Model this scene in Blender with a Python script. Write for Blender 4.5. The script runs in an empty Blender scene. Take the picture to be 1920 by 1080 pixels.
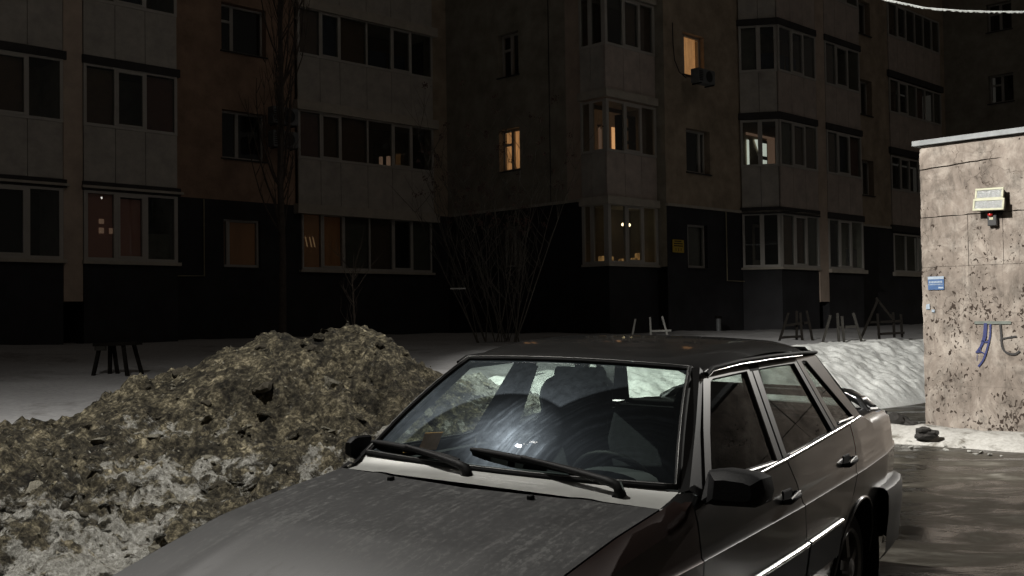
import bpy, bmesh, math, random
from mathutils import Vector, Matrix, noise

random.seed(7)
scene = bpy.context.scene
COL = scene.collection
R = math.radians

# ------------------------------------------------------------------ camera
cam_d = bpy.data.cameras.new('camera'); cam = bpy.data.objects.new('camera', cam_d); COL.objects.link(cam)
PITCH, ROLL, CAM_H = 0.02811, -0.01448, 1.5268
_f = Vector((0, math.cos(PITCH), math.sin(PITCH))); _u = Vector((0, -math.sin(PITCH), math.cos(PITCH))); _r = Vector((1, 0, 0))
_rt = _r * math.cos(ROLL) + _u * math.sin(ROLL); _up = -_r * math.sin(ROLL) + _u * math.cos(ROLL)
cam.matrix_world = Matrix(((_rt.x, _up.x, -_f.x, 0), (_rt.y, _up.y, -_f.y, 0), (_rt.z, _up.z, -_f.z, CAM_H), (0, 0, 0, 1)))
cam_d.sensor_width = 36.0; cam_d.lens = 2000.0 / 1920.0 * 36.0
cam_d.clip_start = 0.05; cam_d.clip_end = 2000.0
scene.camera = cam

# ------------------------------------------------------------------ night sky
world = bpy.data.worlds.new('World'); scene.world = world; world.use_nodes = True
wn = world.node_tree; wn.nodes.clear()
w_out = wn.nodes.new('ShaderNodeOutputWorld')
sky = wn.nodes.new('ShaderNodeTexSky'); sky.sky_type = 'NISHITA'; sky.sun_disc = False
MOON_AZ, MOON_EL = R(140), R(42)
sky.sun_elevation = R(-6); sky.sun_rotation = MOON_AZ
bg1 = wn.nodes.new('ShaderNodeBackground'); bg1.inputs['Strength'].default_value = 0.05
wn.links.new(sky.outputs[0], bg1.inputs['Color'])
bg2 = wn.nodes.new('ShaderNodeBackground')                       # town glow on the clouds
bg2.inputs['Color'].default_value = (1.0, 0.90, 0.80, 1); bg2.inputs['Strength'].default_value = 0.024
add = wn.nodes.new('ShaderNodeAddShader')
wn.links.new(bg1.outputs[0], add.inputs[0]); wn.links.new(bg2.outputs[0], add.inputs[1]); wn.links.new(add.outputs[0], w_out.inputs['Surface'])

# faint fill light added behind the camera's right shoulder to lift the long facades
sun_d = bpy.data.lights.new('night_fill', 'SUN'); sun_d.energy = 0.042; sun_d.angle = R(25); sun_d.color = (1.0, 0.86, 0.72)
sun = bpy.data.objects.new('night_fill', sun_d); COL.objects.link(sun)
sun.rotation_euler = Vector((-0.62, 0.70, -0.75)).to_track_quat('-Z', 'Y').to_euler()

# two yard lamps on poles outside the frame (built as yard_lamp below): a twin-headed one on the left, over the car
# and aimed at the booth and the snow bank, and one behind the booth that rims the car's left side
LAMP_COL = (1.0, .965, .90)
LAMPS = [dict(label='tall twin-headed yard lamp pole left of the parked car', base=Vector((-5.4, 5.2, 0)), pos=Vector((-3.9, 5.9, 8.2)),
              heads=[dict(aim=Vector((.40, .05, -.91)), power=3000.0, cone=134.0, blend=.9), dict(aim=Vector((.60, .64, -.48)), power=12500.0, cone=57.0, blend=.6)]),
         dict(label='tall single-headed yard lamp pole behind the booth', base=Vector((13.6, 16.4, 0)), pos=Vector((12.5, 15.5, 7.0)),
              heads=[dict(aim=Vector((-.72, -.60, -.36)), power=4600.0, cone=52.0, blend=.5)])]

scene.view_settings.view_transform = 'Standard'; scene.view_settings.look = 'None'
scene.view_settings.exposure = 0.0; scene.view_settings.gamma = 1.0; scene.view_settings.use_curve_mapping = False
scene.cycles.max_bounces = 8; scene.cycles.transparent_max_bounces = 16
scene.cycles.caustics_reflective = False; scene.cycles.caustics_refractive = False

# ------------------------------------------------------------------ helpers
AYAW = 0.77783                                       # direction of the long facades
dA = Vector((math.cos(AYAW), math.sin(AYAW), 0)); dB = Vector((math.sin(AYAW), -math.cos(AYAW), 0))
def W(s, n, z): return dA * s + dB * n + Vector((0, 0, z))

def itp(tab, x):
    if x <= tab[0][0]: return tab[0][1]
    for (a, b), (c, d) in zip(tab, tab[1:]):
        if x <= c: return b + (d - b) * (x - a) / (c - a)
    return tab[-1][1]
def sstep(a, b, x):
    t = max(0.0, min(1.0, (x - a) / (b - a))); return t * t * (3 - 2 * t)

class MB:
    """collects faces; fx maps builder coordinates to the parent's frame"""
    def __init__(s, fx=None): s.v = []; s.f = []; s.fx = fx or (lambda a, b, c: (a, b, c))
    def add(s, verts, faces):
        o = len(s.v); s.v += [s.fx(*p) for p in verts]; s.f += [tuple(i + o for i in f) for f in faces]; return s
    def box(s, a0, a1, b0, b1, c0, c1):
        return s.add([(a0,b0,c0),(a1,b0,c0),(a1,b1,c0),(a0,b1,c0),(a0,b0,c1),(a1,b0,c1),(a1,b1,c1),(a0,b1,c1)],
                     [(0,3,2,1),(4,5,6,7),(0,1,5,4),(1,2,6,5),(2,3,7,6),(3,0,4,7)])
    def grid(s, rows, close=False):
        n = len(rows[0]); fs = []
        for j in range(len(rows) - 1):
            for i in range(n - 1 + (1 if close else 0)):
                k = (i + 1) % n; fs.append((j*n+i, j*n+k, (j+1)*n+k, (j+1)*n+i))
        return s.add([p for r in rows for p in r], fs)
    def tube(s, pts, rad, sides=6, cap=True):
        pts = [Vector(p) for p in pts]; rows = []; ref = None
        for i, p in enumerate(pts):
            t = (pts[min(i+1, len(pts)-1)] - pts[max(i-1, 0)])
            t = t.normalized() if t.length > 1e-9 else Vector((0,0,1))
            if ref is None:
                ref = Vector((1,0,0)) if abs(t.x) < .9 else Vector((0,1,0))
            a = (ref - t * ref.dot(t)).normalized(); b = t.cross(a); ref = a
            r = rad[i] if isinstance(rad, (list, tuple)) else rad
            rows.append([tuple(p + (a*math.cos(2*math.pi*k/sides) + b*math.sin(2*math.pi*k/sides)) * r) for k in range(sides)])
        s.grid(rows, True)
        if cap:
            n = sides; L = len(rows)
            s.add(rows[0], [tuple(range(n))]); s.add(rows[-1], [tuple(range(n))])
        return s
    def ring(s, outer, inner):
        n = len(outer); return s.add(list(outer) + list(inner), [(i, (i+1)%n, n+(i+1)%n, n+i) for i in range(n)])
    def poly(s, pts): return s.add(pts, [tuple(range(len(pts)))])
    def slab(s, pts, d):
        """polygon pts thickened by vector d"""
        d = Vector(d); n = len(pts); q = [tuple(Vector(p) + d) for p in pts]
        return s.add(list(pts) + q, [tuple(range(n)), tuple(range(2*n-1, n-1, -1))] + [(i, (i+1)%n, n+(i+1)%n, n+i) for i in range(n)])
    def build(s, name, mat, parent=None, smooth=False, bevel=0.0, seg=2, weld=False, thick=0.0):
        me = bpy.data.meshes.new(name); me.from_pydata(s.v, [], s.f); me.materials.append(mat)
        bm = bmesh.new(); bm.from_mesh(me)
        if weld: bmesh.ops.remove_doubles(bm, verts=bm.verts, dist=1e-4)
        bmesh.ops.recalc_face_normals(bm, faces=bm.faces)
        bm.to_mesh(me); bm.free()
        o = bpy.data.objects.new(name, me); COL.objects.link(o); o.parent = parent
        if smooth:
            me.polygons.foreach_set('use_smooth', [True] * len(me.polygons))
            if smooth != 'all': me.set_sharp_from_angle(angle=R(38))
        if thick:
            m = o.modifiers.new('thick', 'SOLIDIFY'); m.thickness = thick; m.offset = 0
        if bevel:
            m = o.modifiers.new('bevel', 'BEVEL'); m.width = bevel; m.segments = seg; m.limit_method = 'ANGLE'; m.angle_limit = R(40)
        return o

def tag(o, label=None, cat=None, group=None, kind=None):
    if label: o['label'] = label
    if cat: o['category'] = cat
    if group: o['group'] = group
    if kind: o['kind'] = kind
    return o
def thing(name, label, cat, loc=(0,0,0), rz=0.0, group=None):
    o = bpy.data.objects.new(name, None); COL.objects.link(o); o.location = loc; o.rotation_euler = (0,0,rz)
    o.empty_display_size = .2
    return tag(o, label, cat, group)

# ------------------------------------------------------------------ materials
def nodes(name):
    m = bpy.data.materials.new(name); m.use_nodes = True; t = m.node_tree
    b = t.nodes.get('Principled BSDF'); return m, t, b
def coord(t, scale=1.0, kind='Object'):
    c = t.nodes.new('ShaderNodeTexCoord'); mp = t.nodes.new('ShaderNodeMapping')
    sc = scale if isinstance(scale, (tuple, list)) else (scale,)*3
    mp.inputs['Scale'].default_value = sc; t.links.new(c.outputs[kind], mp.inputs['Vector']); return mp.outputs['Vector']
def noise_n(t, vec, scale, detail=4, rough=.6, dist=0.0):
    n = t.nodes.new('ShaderNodeTexNoise'); n.inputs['Scale'].default_value = scale; n.inputs['Detail'].default_value = detail
    n.inputs['Roughness'].default_value = rough; n.inputs['Distortion'].default_value = dist; t.links.new(vec, n.inputs['Vector']); return n.outputs['Fac']
def ramp(t, fac, stops):
    r = t.nodes.new('ShaderNodeValToRGB'); e = r.color_ramp.elements
    while len(e) < len(stops): e.new(.5)
    for k, (p, c) in enumerate(stops):
        e[k].position = p; e[k].color = (*c, 1) if isinstance(c, tuple) else (c, c, c, 1)
    t.links.new(fac, r.inputs['Fac']); return r.outputs['Color']
def mixc(t, fac, a, b, mode='MIX'):
    m = t.nodes.new('ShaderNodeMix'); m.data_type = 'RGBA'; m.blend_type = mode
    for sock, val in ((m.inputs['Factor'], fac), (m.inputs['A'], a), (m.inputs['B'], b)):
        if hasattr(val, 'is_linked'): t.links.new(val, sock)
        elif isinstance(val, tuple): sock.default_value = (*val, 1)
        else: sock.default_value = val
    return m.outputs['Result']
def math_n(t, op, a, b=None):
    m = t.nodes.new('ShaderNodeMath'); m.operation = op
    for sock, val in zip(m.inputs, (a, b)):
        if val is None: continue
        if hasattr(val, 'is_linked'): t.links.new(val, sock)
        else: sock.default_value = val
    return m.outputs[0]
def bump(t, b, h, strength=.3, dist=.01):
    n = t.nodes.new('ShaderNodeBump'); n.inputs['Strength'].default_value = strength; n.inputs['Distance'].default_value = dist
    t.links.new(h, n.inputs['Height']); t.links.new(n.outputs['Normal'], b.inputs['Normal'])
def mat(name, col, rough=.6, metal=0.0, var=.12, scale=6.0, bmp=0.0, bscale=60.0, spec=.5, coat=0.0):
    m, t, b = nodes(name)
    vec = coord(t)
    c = tuple(col)
    if var:
        f = noise_n(t, vec, scale, 5, .65)
        lo = tuple(x*(1-var) for x in c); hi = tuple(min(1, x*(1+var)) for x in c)
        t.links.new(ramp(t, f, [(.3, lo), (.7, hi)]), b.inputs['Base Color'])
    else: b.inputs['Base Color'].default_value = (*c, 1)
    b.inputs['Roughness'].default_value = rough; b.inputs['Metallic'].default_value = metal; b.inputs['Specular IOR Level'].default_value = spec
    if coat: b.inputs['Coat Weight'].default_value = coat; b.inputs['Coat Roughness'].default_value = .08
    if bmp: bump(t, b, noise_n(t, vec, bscale, 4, .7), bmp, .01)
    return m
def glass(name, tint=(.8,.85,.83), haze=0.02, hcol=(.5,.55,.55), rough=0.0):
    m, t, b = nodes(name); t.nodes.remove(b); out = t.nodes.get('Material Output')
    tr = t.nodes.new('ShaderNodeBsdfTransparent'); tr.inputs[0].default_value = (*tint, 1)
    gl = t.nodes.new('ShaderNodeBsdfGlossy'); gl.inputs['Roughness'].default_value = rough; gl.inputs['Color'].default_value = (1,1,1,1)
    fr = t.nodes.new('ShaderNodeFresnel'); ge = t.nodes.new('ShaderNodeNewGeometry'); mr = t.nodes.new('ShaderNodeMapRange')
    mr.inputs['To Min'].default_value = 1.45; mr.inputs['To Max'].default_value = 1/1.45; t.links.new(ge.outputs['Backfacing'], mr.inputs['Value']); t.links.new(mr.outputs[0], fr.inputs['IOR'])
    mx = t.nodes.new('ShaderNodeMixShader'); t.links.new(fr.outputs[0], mx.inputs[0]); t.links.new(tr.outputs[0], mx.inputs[1]); t.links.new(gl.outputs[0], mx.inputs[2])
    df = t.nodes.new('ShaderNodeBsdfDiffuse'); df.inputs[0].default_value = (*hcol, 1)
    m2 = t.nodes.new('ShaderNodeMixShader'); t.links.new(mx.outputs[0], m2.inputs[1]); t.links.new(df.outputs[0], m2.inputs[2])
    if haze:
        f = noise_n(t, coord(t), 9, 5, .7); t.links.new(math_n(t, 'MULTIPLY', f, haze*2), m2.inputs[0])
    else: m2.inputs[0].default_value = 0
    t.links.new(m2.outputs[0], out.inputs['Surface']); return m
def emit(name, col, strength, folds=0.0, scale=14.0, axis=0):
    m, t, b = nodes(name); b.inputs['Base Color'].default_value = (*[c*.5 for c in col], 1); b.inputs['Roughness'].default_value = .9
    if folds:
        sc = [0.6, 0.6, 0.12]
        f = noise_n(t, coord(t, tuple(sc)), scale, 3, .6)
        t.links.new(ramp(t, f, [(.3, tuple(c*(1-folds) for c in col)), (.72, col)]), b.inputs['Emission Color'])
    else: b.inputs['Emission Color'].default_value = (*col, 1)
    b.inputs['Emission Strength'].default_value = strength; return m

M = {}
M['wall_beige'] = mat('wall_beige', (.34,.275,.205), .9, 0, .3, 1.8, .25, 40)
M['wall_orange'] = mat('wall_orange', (.31,.205,.145), .9, 0, .3, 1.6, .25, 40)
M['wall_grey'] = mat('wall_grey', (.29,.265,.215), .9, 0, .3, 1.8, .25, 40)
M['pilaster'] = mat('pilaster', (.46,.37,.30), .9, 0, .18, 1.8, .2, 40)
M['cladding'] = mat('cladding', (.017,.017,.020), .75, 0, .5, 1.3, .2, 30)
M['panel'] = mat('loggia_panel', (.39,.365,.33), .55, 0, .2, 2.6)
M['panel_warm'] = mat('loggia_panel_warm', (.44,.375,.335), .55, 0, .2, 2.6)
M['pvc'] = mat('window_frame_white', (.42,.40,.37), .45, 0, .05, 3.0)
M['slab_dark'] = mat('slab_dark', (.035,.032,.032), .85, 0, .3, 3.0)
M['slab_light'] = mat('slab_light', (.42,.385,.33), .85, 0, .15, 3.0)
M['interior'] = mat('interior_wall', (.22,.18,.14), .9, 0, .15, 2.0)
M['room_dark'] = mat('room_dark', (.05,.05,.055), .95, 0, .2, 2.0)
M['blind_brown'] = mat('blind_brown', (.17,.105,.075), .85, 0, .15, 5.0)
M['blind_red'] = mat('blind_red', (.21,.095,.08), .85, 0, .15, 5.0)
M['blind_blue'] = mat('blind_blue', (.03,.04,.075), .85, 0, .2, 5.0)
M['blind_grey'] = mat('blind_grey', (.16,.15,.13), .85, 0, .2, 5.0)
M['pane'] = glass('window_glass', (.82,.84,.82), .015)
M['roof'] = mat('roof_tar', (.05,.05,.05), .9)
M['metal_grey'] = mat('metal_grey', (.17,.18,.185), .6, .3, .2, 8.0)
M['pipe_yellow'] = mat('gas_pipe_paint', (.30,.27,.18), .6, 0, .2, 8.0)
M['lit_warm'] = emit('lit_curtain_warm', (1.0,.48,.19), .55, .5, 16)
M['lit_warm2'] = emit('lit_room_warm', (1.0,.50,.22), .95, .3, 9)
M['lit_white'] = emit('lit_room_white', (.92,.97,.86), .75, .3, 8)
M['lit_soft'] = emit('lit_room_edge', (.95,.58,.40), .12, .3, 6)
M['dim_orange'] = emit('dim_curtain_orange', (1.0,.42,.16), .009, .6, 10)
M['dim_pink'] = emit('dim_curtain_pink', (1.0,.45,.36), .005, .4, 10)
M['bulb'] = emit('bulb', (1.0,.78,.45), 4.5)
M['warm_glow'] = emit('warm_pane_glow', (1.0,.55,.20), .30, .9, 30)
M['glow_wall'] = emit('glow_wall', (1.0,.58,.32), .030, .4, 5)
M['spot_warm'] = emit('lamp_stripe', (1.0,.6,.3), .11)
M['blue_screen'] = emit('blue_screen', (.35,.35,.9), .05)
M['wood_dark'] = mat('weathered_wood', (.010,.0085,.007), .9, 0, .3, 14.0, .3, 50, .12)
M['wood_white'] = mat('whitewashed_wood', (.40,.40,.375), .8, 0, .2, 12.0, .3, 50)
M['wood_grey'] = mat('grey_wood', (.040,.038,.034), .9, 0, .25, 12.0, .3, 50, .12)
M['bark'] = mat('bark', (.095,.085,.07), .9, 0, .3, 20.0, .4, 60)
M['bark_dark'] = mat('poplar_bark', (.085,.068,.055), .95, 0, .3, 10.0, .4, 40)
M['berry'] = mat('dry_seed_cluster', (.06,.028,.022), .9, 0, .3, 20.0)
M['black_metal'] = mat('black_metal', (.02,.02,.021), .5, .3, .2, 8.0)
M['dark_stone'] = mat('dark_stone', (.022,.02,.018), .85, 0, .4, 9.0, .5, 30)

# dirty ploughed snow
def pile_mat():
    m, t, b = nodes('dirty_snow'); v = coord(t)
    big = noise_n(t, v, 1.5, 6, .72, .4); mid = noise_n(t, v, 5.5, 8, .7, .3); fine = noise_n(t, v, 30, 5, .62); grit = noise_n(t, v, 140, 3, .8)
    dirt = ramp(t, fine, [(.30, (.009,.0078,.0052)), (.45, (.036,.031,.020)), (.58, (.090,.079,.053)), (.74, (.18,.162,.118))])
    dk = ramp(t, noise_n(t, v, 3.2, 6, .7, .5), [(.38, .5), (.60, 2.0)]); dirt = mixc(t, 1.0, dirt, dk, 'MULTIPLY')
    for sc_, amp in ((8.0, 1.0), (19.0, .9)):
        vz = t.nodes.new('ShaderNodeTexVoronoi'); vz.inputs['Scale'].default_value = sc_; dv = t.nodes.new('ShaderNodeVectorMath'); dv.operation = 'MULTIPLY_ADD'
        dn = t.nodes.new('ShaderNodeTexNoise'); dn.inputs['Scale'].default_value = sc_*1.2; dn.inputs['Detail'].default_value = 4; t.links.new(v, dn.inputs['Vector']); t.links.new(dn.outputs['Color'], dv.inputs[0]); dv.inputs[1].default_value = (1.2/sc_,)*3; t.links.new(v, dv.inputs[2]); t.links.new(dv.outputs[0], vz.inputs['Vector'])
        sx_ = t.nodes.new('ShaderNodeSeparateColor'); t.links.new(vz.outputs['Color'], sx_.inputs[0])
        dirt = mixc(t, amp, dirt, mixc(t, 1.0, dirt, ramp(t, sx_.outputs[0], [(0.0, .5), (.6, 1.0), (1.0, 1.7)]), 'MULTIPLY'))
    snow = ramp(t, fine, [(.25, (.13,.125,.108)), (.5, (.33,.325,.295)), (.75, (.60,.60,.57))])
    geo = t.nodes.new('ShaderNodeNewGeometry'); sep = t.nodes.new('ShaderNodeSeparateXYZ'); t.links.new(geo.outputs['Position'], sep.inputs[0])
    low = t.nodes.new('ShaderNodeMapRange'); low.inputs['From Min'].default_value = .85; low.inputs['From Max'].default_value = .05
    low.inputs['To Min'].default_value = -.03; low.inputs['To Max'].default_value = .10; t.links.new(sep.outputs['Z'], low.inputs['Value'])
    dt = t.nodes.new('ShaderNodeVectorMath'); dt.operation = 'DOT_PRODUCT'; t.links.new(v, dt.inputs[0]); dt.inputs[1].default_value = tuple(dA)
    east = t.nodes.new('ShaderNodeMapRange'); east.inputs['From Min'].default_value = 1.0; east.inputs['From Max'].default_value = 2.2; east.inputs['To Max'].default_value = .16; t.links.new(dt.outputs['Value'], east.inputs['Value'])
    k = math_n(t, 'ADD', math_n(t, 'ADD', math_n(t, 'ADD', math_n(t, 'MULTIPLY', big, .45), math_n(t, 'MULTIPLY', mid, .55)), low.outputs[0]), east.outputs[0])
    f = ramp(t, k, [(.555, 0.0), (.60, 1.0)])
    c = mixc(t, f, dirt, snow)
    spk = ramp(t, grit, [(.36, (.25,.24,.22)), (.55, (1.0,1.0,1.0))])
    c = mixc(t, .8, c, mixc(t, 1.0, c, spk, 'MULTIPLY'))
    t.links.new(c, b.inputs['Base Color']); b.inputs['Roughness'].default_value = .8; b.inputs['Specular IOR Level'].default_value = .25
    h = math_n(t, 'ADD', fine, math_n(t, 'MULTIPLY', grit, .35)); bump(t, b, h, .9, .03); return m
M['pile'] = pile_mat()
def snow_mat(name, dark, light, dirtc, thr=(.60,.74), sc=1.4, bst=.5):
    m, t, b = nodes(name); v = coord(t)
    f1 = noise_n(t, v, sc, 7, .7, .3); f2 = noise_n(t, v, 18, 6, .7)
    c = ramp(t, f2, [(.25, dark), (.75, light)])
    c = mixc(t, ramp(t, f1, [(thr[0], 0.0), (thr[1], 1.0)]), c, dirtc)
    t.links.new(c, b.inputs['Base Color']); b.inputs['Roughness'].default_value = .75; b.inputs['Specular IOR Level'].default_value = .3
    bump(t, b, f2, bst, .03); return m
M['bank'] = snow_mat('bank_snow', (.68,.70,.685), (.92,.94,.92), (.40,.395,.37), (.62,.78), 2.2)
M['lawn'] = snow_mat('lawn_snow', (.25,.25,.255), (.40,.40,.405), (.13,.125,.115), (.55,.75), .8, .3)
M['road'] = snow_mat('icy_road', (.012,.011,.008), (.06,.053,.04), (.19,.175,.14), (.56,.70), 1.1, .35)
def road_mat():
    m, t, b = nodes('icy_road'); v = coord(t, (1.0, 1.0, 1.0))
    st = coord(t, (1.0, 1.5, 1))
    f1 = noise_n(t, st, 1.25, 10, .66, .5); f2 = noise_n(t, v, 16, 6, .75)
    c = ramp(t, f1, [(.32, (.006,.0055,.0045)), (.46, (.024,.021,.016)), (.56, (.060,.054,.042)), (.64, (.15,.14,.118)), (.74, (.30,.29,.26))])
    c = mixc(t, .3, c, mixc(t, 1.0, c, ramp(t, f2, [(.3, .35), (.7, 1.0)]), 'MULTIPLY'))
    t.links.new(c, b.inputs['Base Color'])
    t.links.new(ramp(t, f1, [(.40, .12), (.60, .65)]), b.inputs['Roughness'])
    bump(t, b, math_n(t, 'ADD', f1, math_n(t, 'MULTIPLY', f2, .06)), .3, .03); return m
M['road'] = road_mat()
M['chunk_ice'] = snow_mat('ice_chunk_grey', (.10,.092,.07), (.30,.285,.23), (.05,.043,.03), (.5,.6), 9, .5)
M['chunk_dirt'] = snow_mat('ice_chunk_dirty', (.022,.019,.014), (.085,.074,.052), (.16,.145,.105), (.6,.7), 11, .6)
M['chunk_snow'] = snow_mat('snow_lump', (.22,.215,.20), (.42,.42,.39), (.3,.28,.24), (.6,.75), 6, .4)

# booth plaster with chipped paint
def plaster():
    m, t, b = nodes('chipped_plaster'); v = coord(t)
    base = ramp(t, noise_n(t, v, 2.4, 8, .72, .5), [(.3, (.150,.126,.108)), (.48, (.195,.166,.143)), (.58, (.27,.238,.208)), (.7, (.30,.268,.238))])
    vs = coord(t, (1.0, 1.0, .72))
    chips = noise_n(t, vs, 25, 2, .5, .7); zone = noise_n(t, v, 1.7, 3, .6)
    geo = t.nodes.new('ShaderNodeNewGeometry'); sep = t.nodes.new('ShaderNodeSeparateXYZ'); t.links.new(geo.outputs['Position'], sep.inputs[0])
    zz = t.nodes.new('ShaderNodeMapRange'); zz.inputs['From Min'].default_value = 3.3; zz.inputs['From Max'].default_value = 2.2
    zz.inputs['To Min'].default_value = -.06; zz.inputs['To Max'].default_value = .055; t.links.new(sep.outputs['Z'], zz.inputs['Value'])
    k = math_n(t, 'ADD', math_n(t, 'ADD', chips, math_n(t, 'MULTIPLY', math_n(t, 'SUBTRACT', zone, .5), .6)), zz.outputs[0])
    f = ramp(t, k, [(.685, 0.0), (.705, 1.0)])
    stain = ramp(t, noise_n(t, coord(t, (1,1,.45)), 5.5, 7, .75, .5), [(.36, .58), (.5, 1.0), (.64, 1.22)]); base = mixc(t, 1.0, base, stain, 'MULTIPLY')
    col = mixc(t, f, base, (.040,.030,.024))
    vo = t.nodes.new('ShaderNodeTexVoronoi'); vo.feature = 'DISTANCE_TO_EDGE'; vo.inputs['Scale'].default_value = 2.6
    wob = t.nodes.new('ShaderNodeVectorMath'); wob.operation = 'MULTIPLY_ADD'
    nz = t.nodes.new('ShaderNodeTexNoise'); nz.inputs['Scale'].default_value = 5; nz.inputs['Detail'].default_value = 4
    t.links.new(v, nz.inputs['Vector']); t.links.new(nz.outputs['Color'], wob.inputs[0]); wob.inputs[1].default_value = (.35,.35,.35); t.links.new(v, wob.inputs[2])
    t.links.new(wob.outputs[0], vo.inputs['Vector'])
    crack = ramp(t, vo.outputs['Distance'], [(.0, 1.0), (.012, 0.0)])
    cz = math_n(t, 'MULTIPLY', crack, ramp(t, zone, [(.42, 0.0), (.6, .75)]))
    col = mixc(t, cz, col, (.055,.042,.034))
    t.links.new(col, b.inputs['Base Color']); b.inputs['Roughness'].default_value = .9; b.inputs['Specular IOR Level'].default_value = .2
    h = math_n(t, 'SUBTRACT', math_n(t, 'MULTIPLY', noise_n(t, v, 30, 5, .7), .35), math_n(t, 'ADD', f, cz)); bump(t, b, h, .6, .012); return m
M['plaster'] = plaster()
M['joint'] = mat('joint_mortar', (.035,.028,.023), .95, 0, .3, 20)

# car
def paint(name, c, dust, dustcol, streak=False, rough=.34, metal=.75):
    m, t, b = nodes(name); v = coord(t)
    if streak:
        a = noise_n(t, coord(t, (1.3, 26.0, 1.0)), 2.0, 5, .65, .15); s2 = noise_n(t, coord(t, (.6, 1.0, 1.0)), 54, 3, .7, .5); s3 = noise_n(t, v, 2.5, 3, .6)
        f = math_n(t, 'ADD', math_n(t, 'ADD', math_n(t, 'MULTIPLY', a, .33), math_n(t, 'MULTIPLY', s2, .42)), math_n(t, 'MULTIPLY', s3, .25))
        d = ramp(t, f, [(.40, 0.25*dust), (.50, .55*dust), (.55, 1.4*dust), (.585, min(1, 3.4*dust))])
    else:
        f = noise_n(t, v, 7, 6, .7); d = ramp(t, f, [(.35, .5*dust), (.7, 1.3*dust)])
    bs = t.nodes.new('ShaderNodeBsdfDiffuse'); bs.inputs[0].default_value = (*dustcol, 1)
    b.inputs['Base Color'].default_value = (*c, 1); b.inputs['Metallic'].default_value = metal; b.inputs['Roughness'].default_value = rough
    b.inputs['Coat Weight'].default_value = .35 if streak else 1.0; b.inputs['Coat Roughness'].default_value = .22 if streak else .07
    mx = t.nodes.new('ShaderNodeMixShader'); t.links.new(d, mx.inputs[0]); t.links.new(b.outputs[0], mx.inputs[1]); t.links.new(bs.outputs[0], mx.inputs[2])
    t.links.new(mx.outputs[0], t.nodes['Material Output'].inputs['Surface']); return m
M['paint'] = paint('car_paint', (.060,.061,.063), .05, (.12,.12,.117), False, .30, .88)
M['paint_red'] = paint('fender_primer', (.024,.010,.008), .05, (.09,.06,.05))
M['frame_dark'] = mat('door_frame_black', (.014,.014,.015), .35, 0, .2, 10)
M['paint_hood'] = paint('car_paint_hood', (.022,.022,.023), .17, (.145,.145,.142), True, .5, .25)
M['paint_cowl_sheen'] = paint('car_paint_cowl_sheen', (.50,.505,.49), .45, (.40,.405,.385), False, .36)  # body paint made paler: the lamp's sheen on the cowl is put into its colour
M['rubber'] = mat('black_rubber', (.006,.006,.0065), .7, 0, .2, 10, 0, 60, .25)
M['trim_thin'] = mat('thin_trim', (.10,.10,.098), .45, 1.0, .2, 20)
M['plastic'] = mat('black_plastic', (.0035,.0035,.004), .62, 0, .2, 10, .15, 120, .22)
M['chrome'] = mat('bright_trim', (.75,.75,.74), .22, 1.0, .1, 20)
M['satin_trim'] = mat('satin_trim', (.75,.75,.74), .26, .9, .12, 25)
M['trim_grey'] = mat('bumper_plastic', (.055,.055,.054), .5, 0, .2, 10)
M['tyre'] = mat('tyre', (.016,.016,.016), .85, 0, .3, 20, .3, 60)
M['rim'] = mat('wheel_rim', (.17,.165,.16), .45, .7, .2, 12)
M['seat'] = mat('seat_fabric', (.028,.030,.034), .95, 0, .25, 30, .2, 120)
M['trim_in'] = mat('interior_trim', (.022,.023,.025), .85, 0, .2, 10)
M['headliner'] = mat('headliner', (.20,.20,.19), .95, 0, .1, 10)
M['orange_card'] = mat('orange_card', (.75,.36,.10), .7, 0, .15, 25)
M['lens_orange'] = mat('indicator_lens', (.7,.18,.02), .25, 0, .1, 20)
M['lens_red'] = mat('tail_lens', (.35,.012,.01), .25, 0, .1, 20)
M['lens_clear'] = mat('headlamp_lens', (.5,.52,.52), .15, .4, .1, 20)
M['side_glass'] = glass('car_side_glass', (.78,.84,.81), .02, (.35,.35,.33))
M['rear_side_glass'] = glass('car_rear_side_glass', (.42,.46,.44), .03, (.3,.3,.29))
M['rear_glass'] = glass('car_rear_glass', (.58,.63,.60), .02, (.4,.42,.4))
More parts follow.
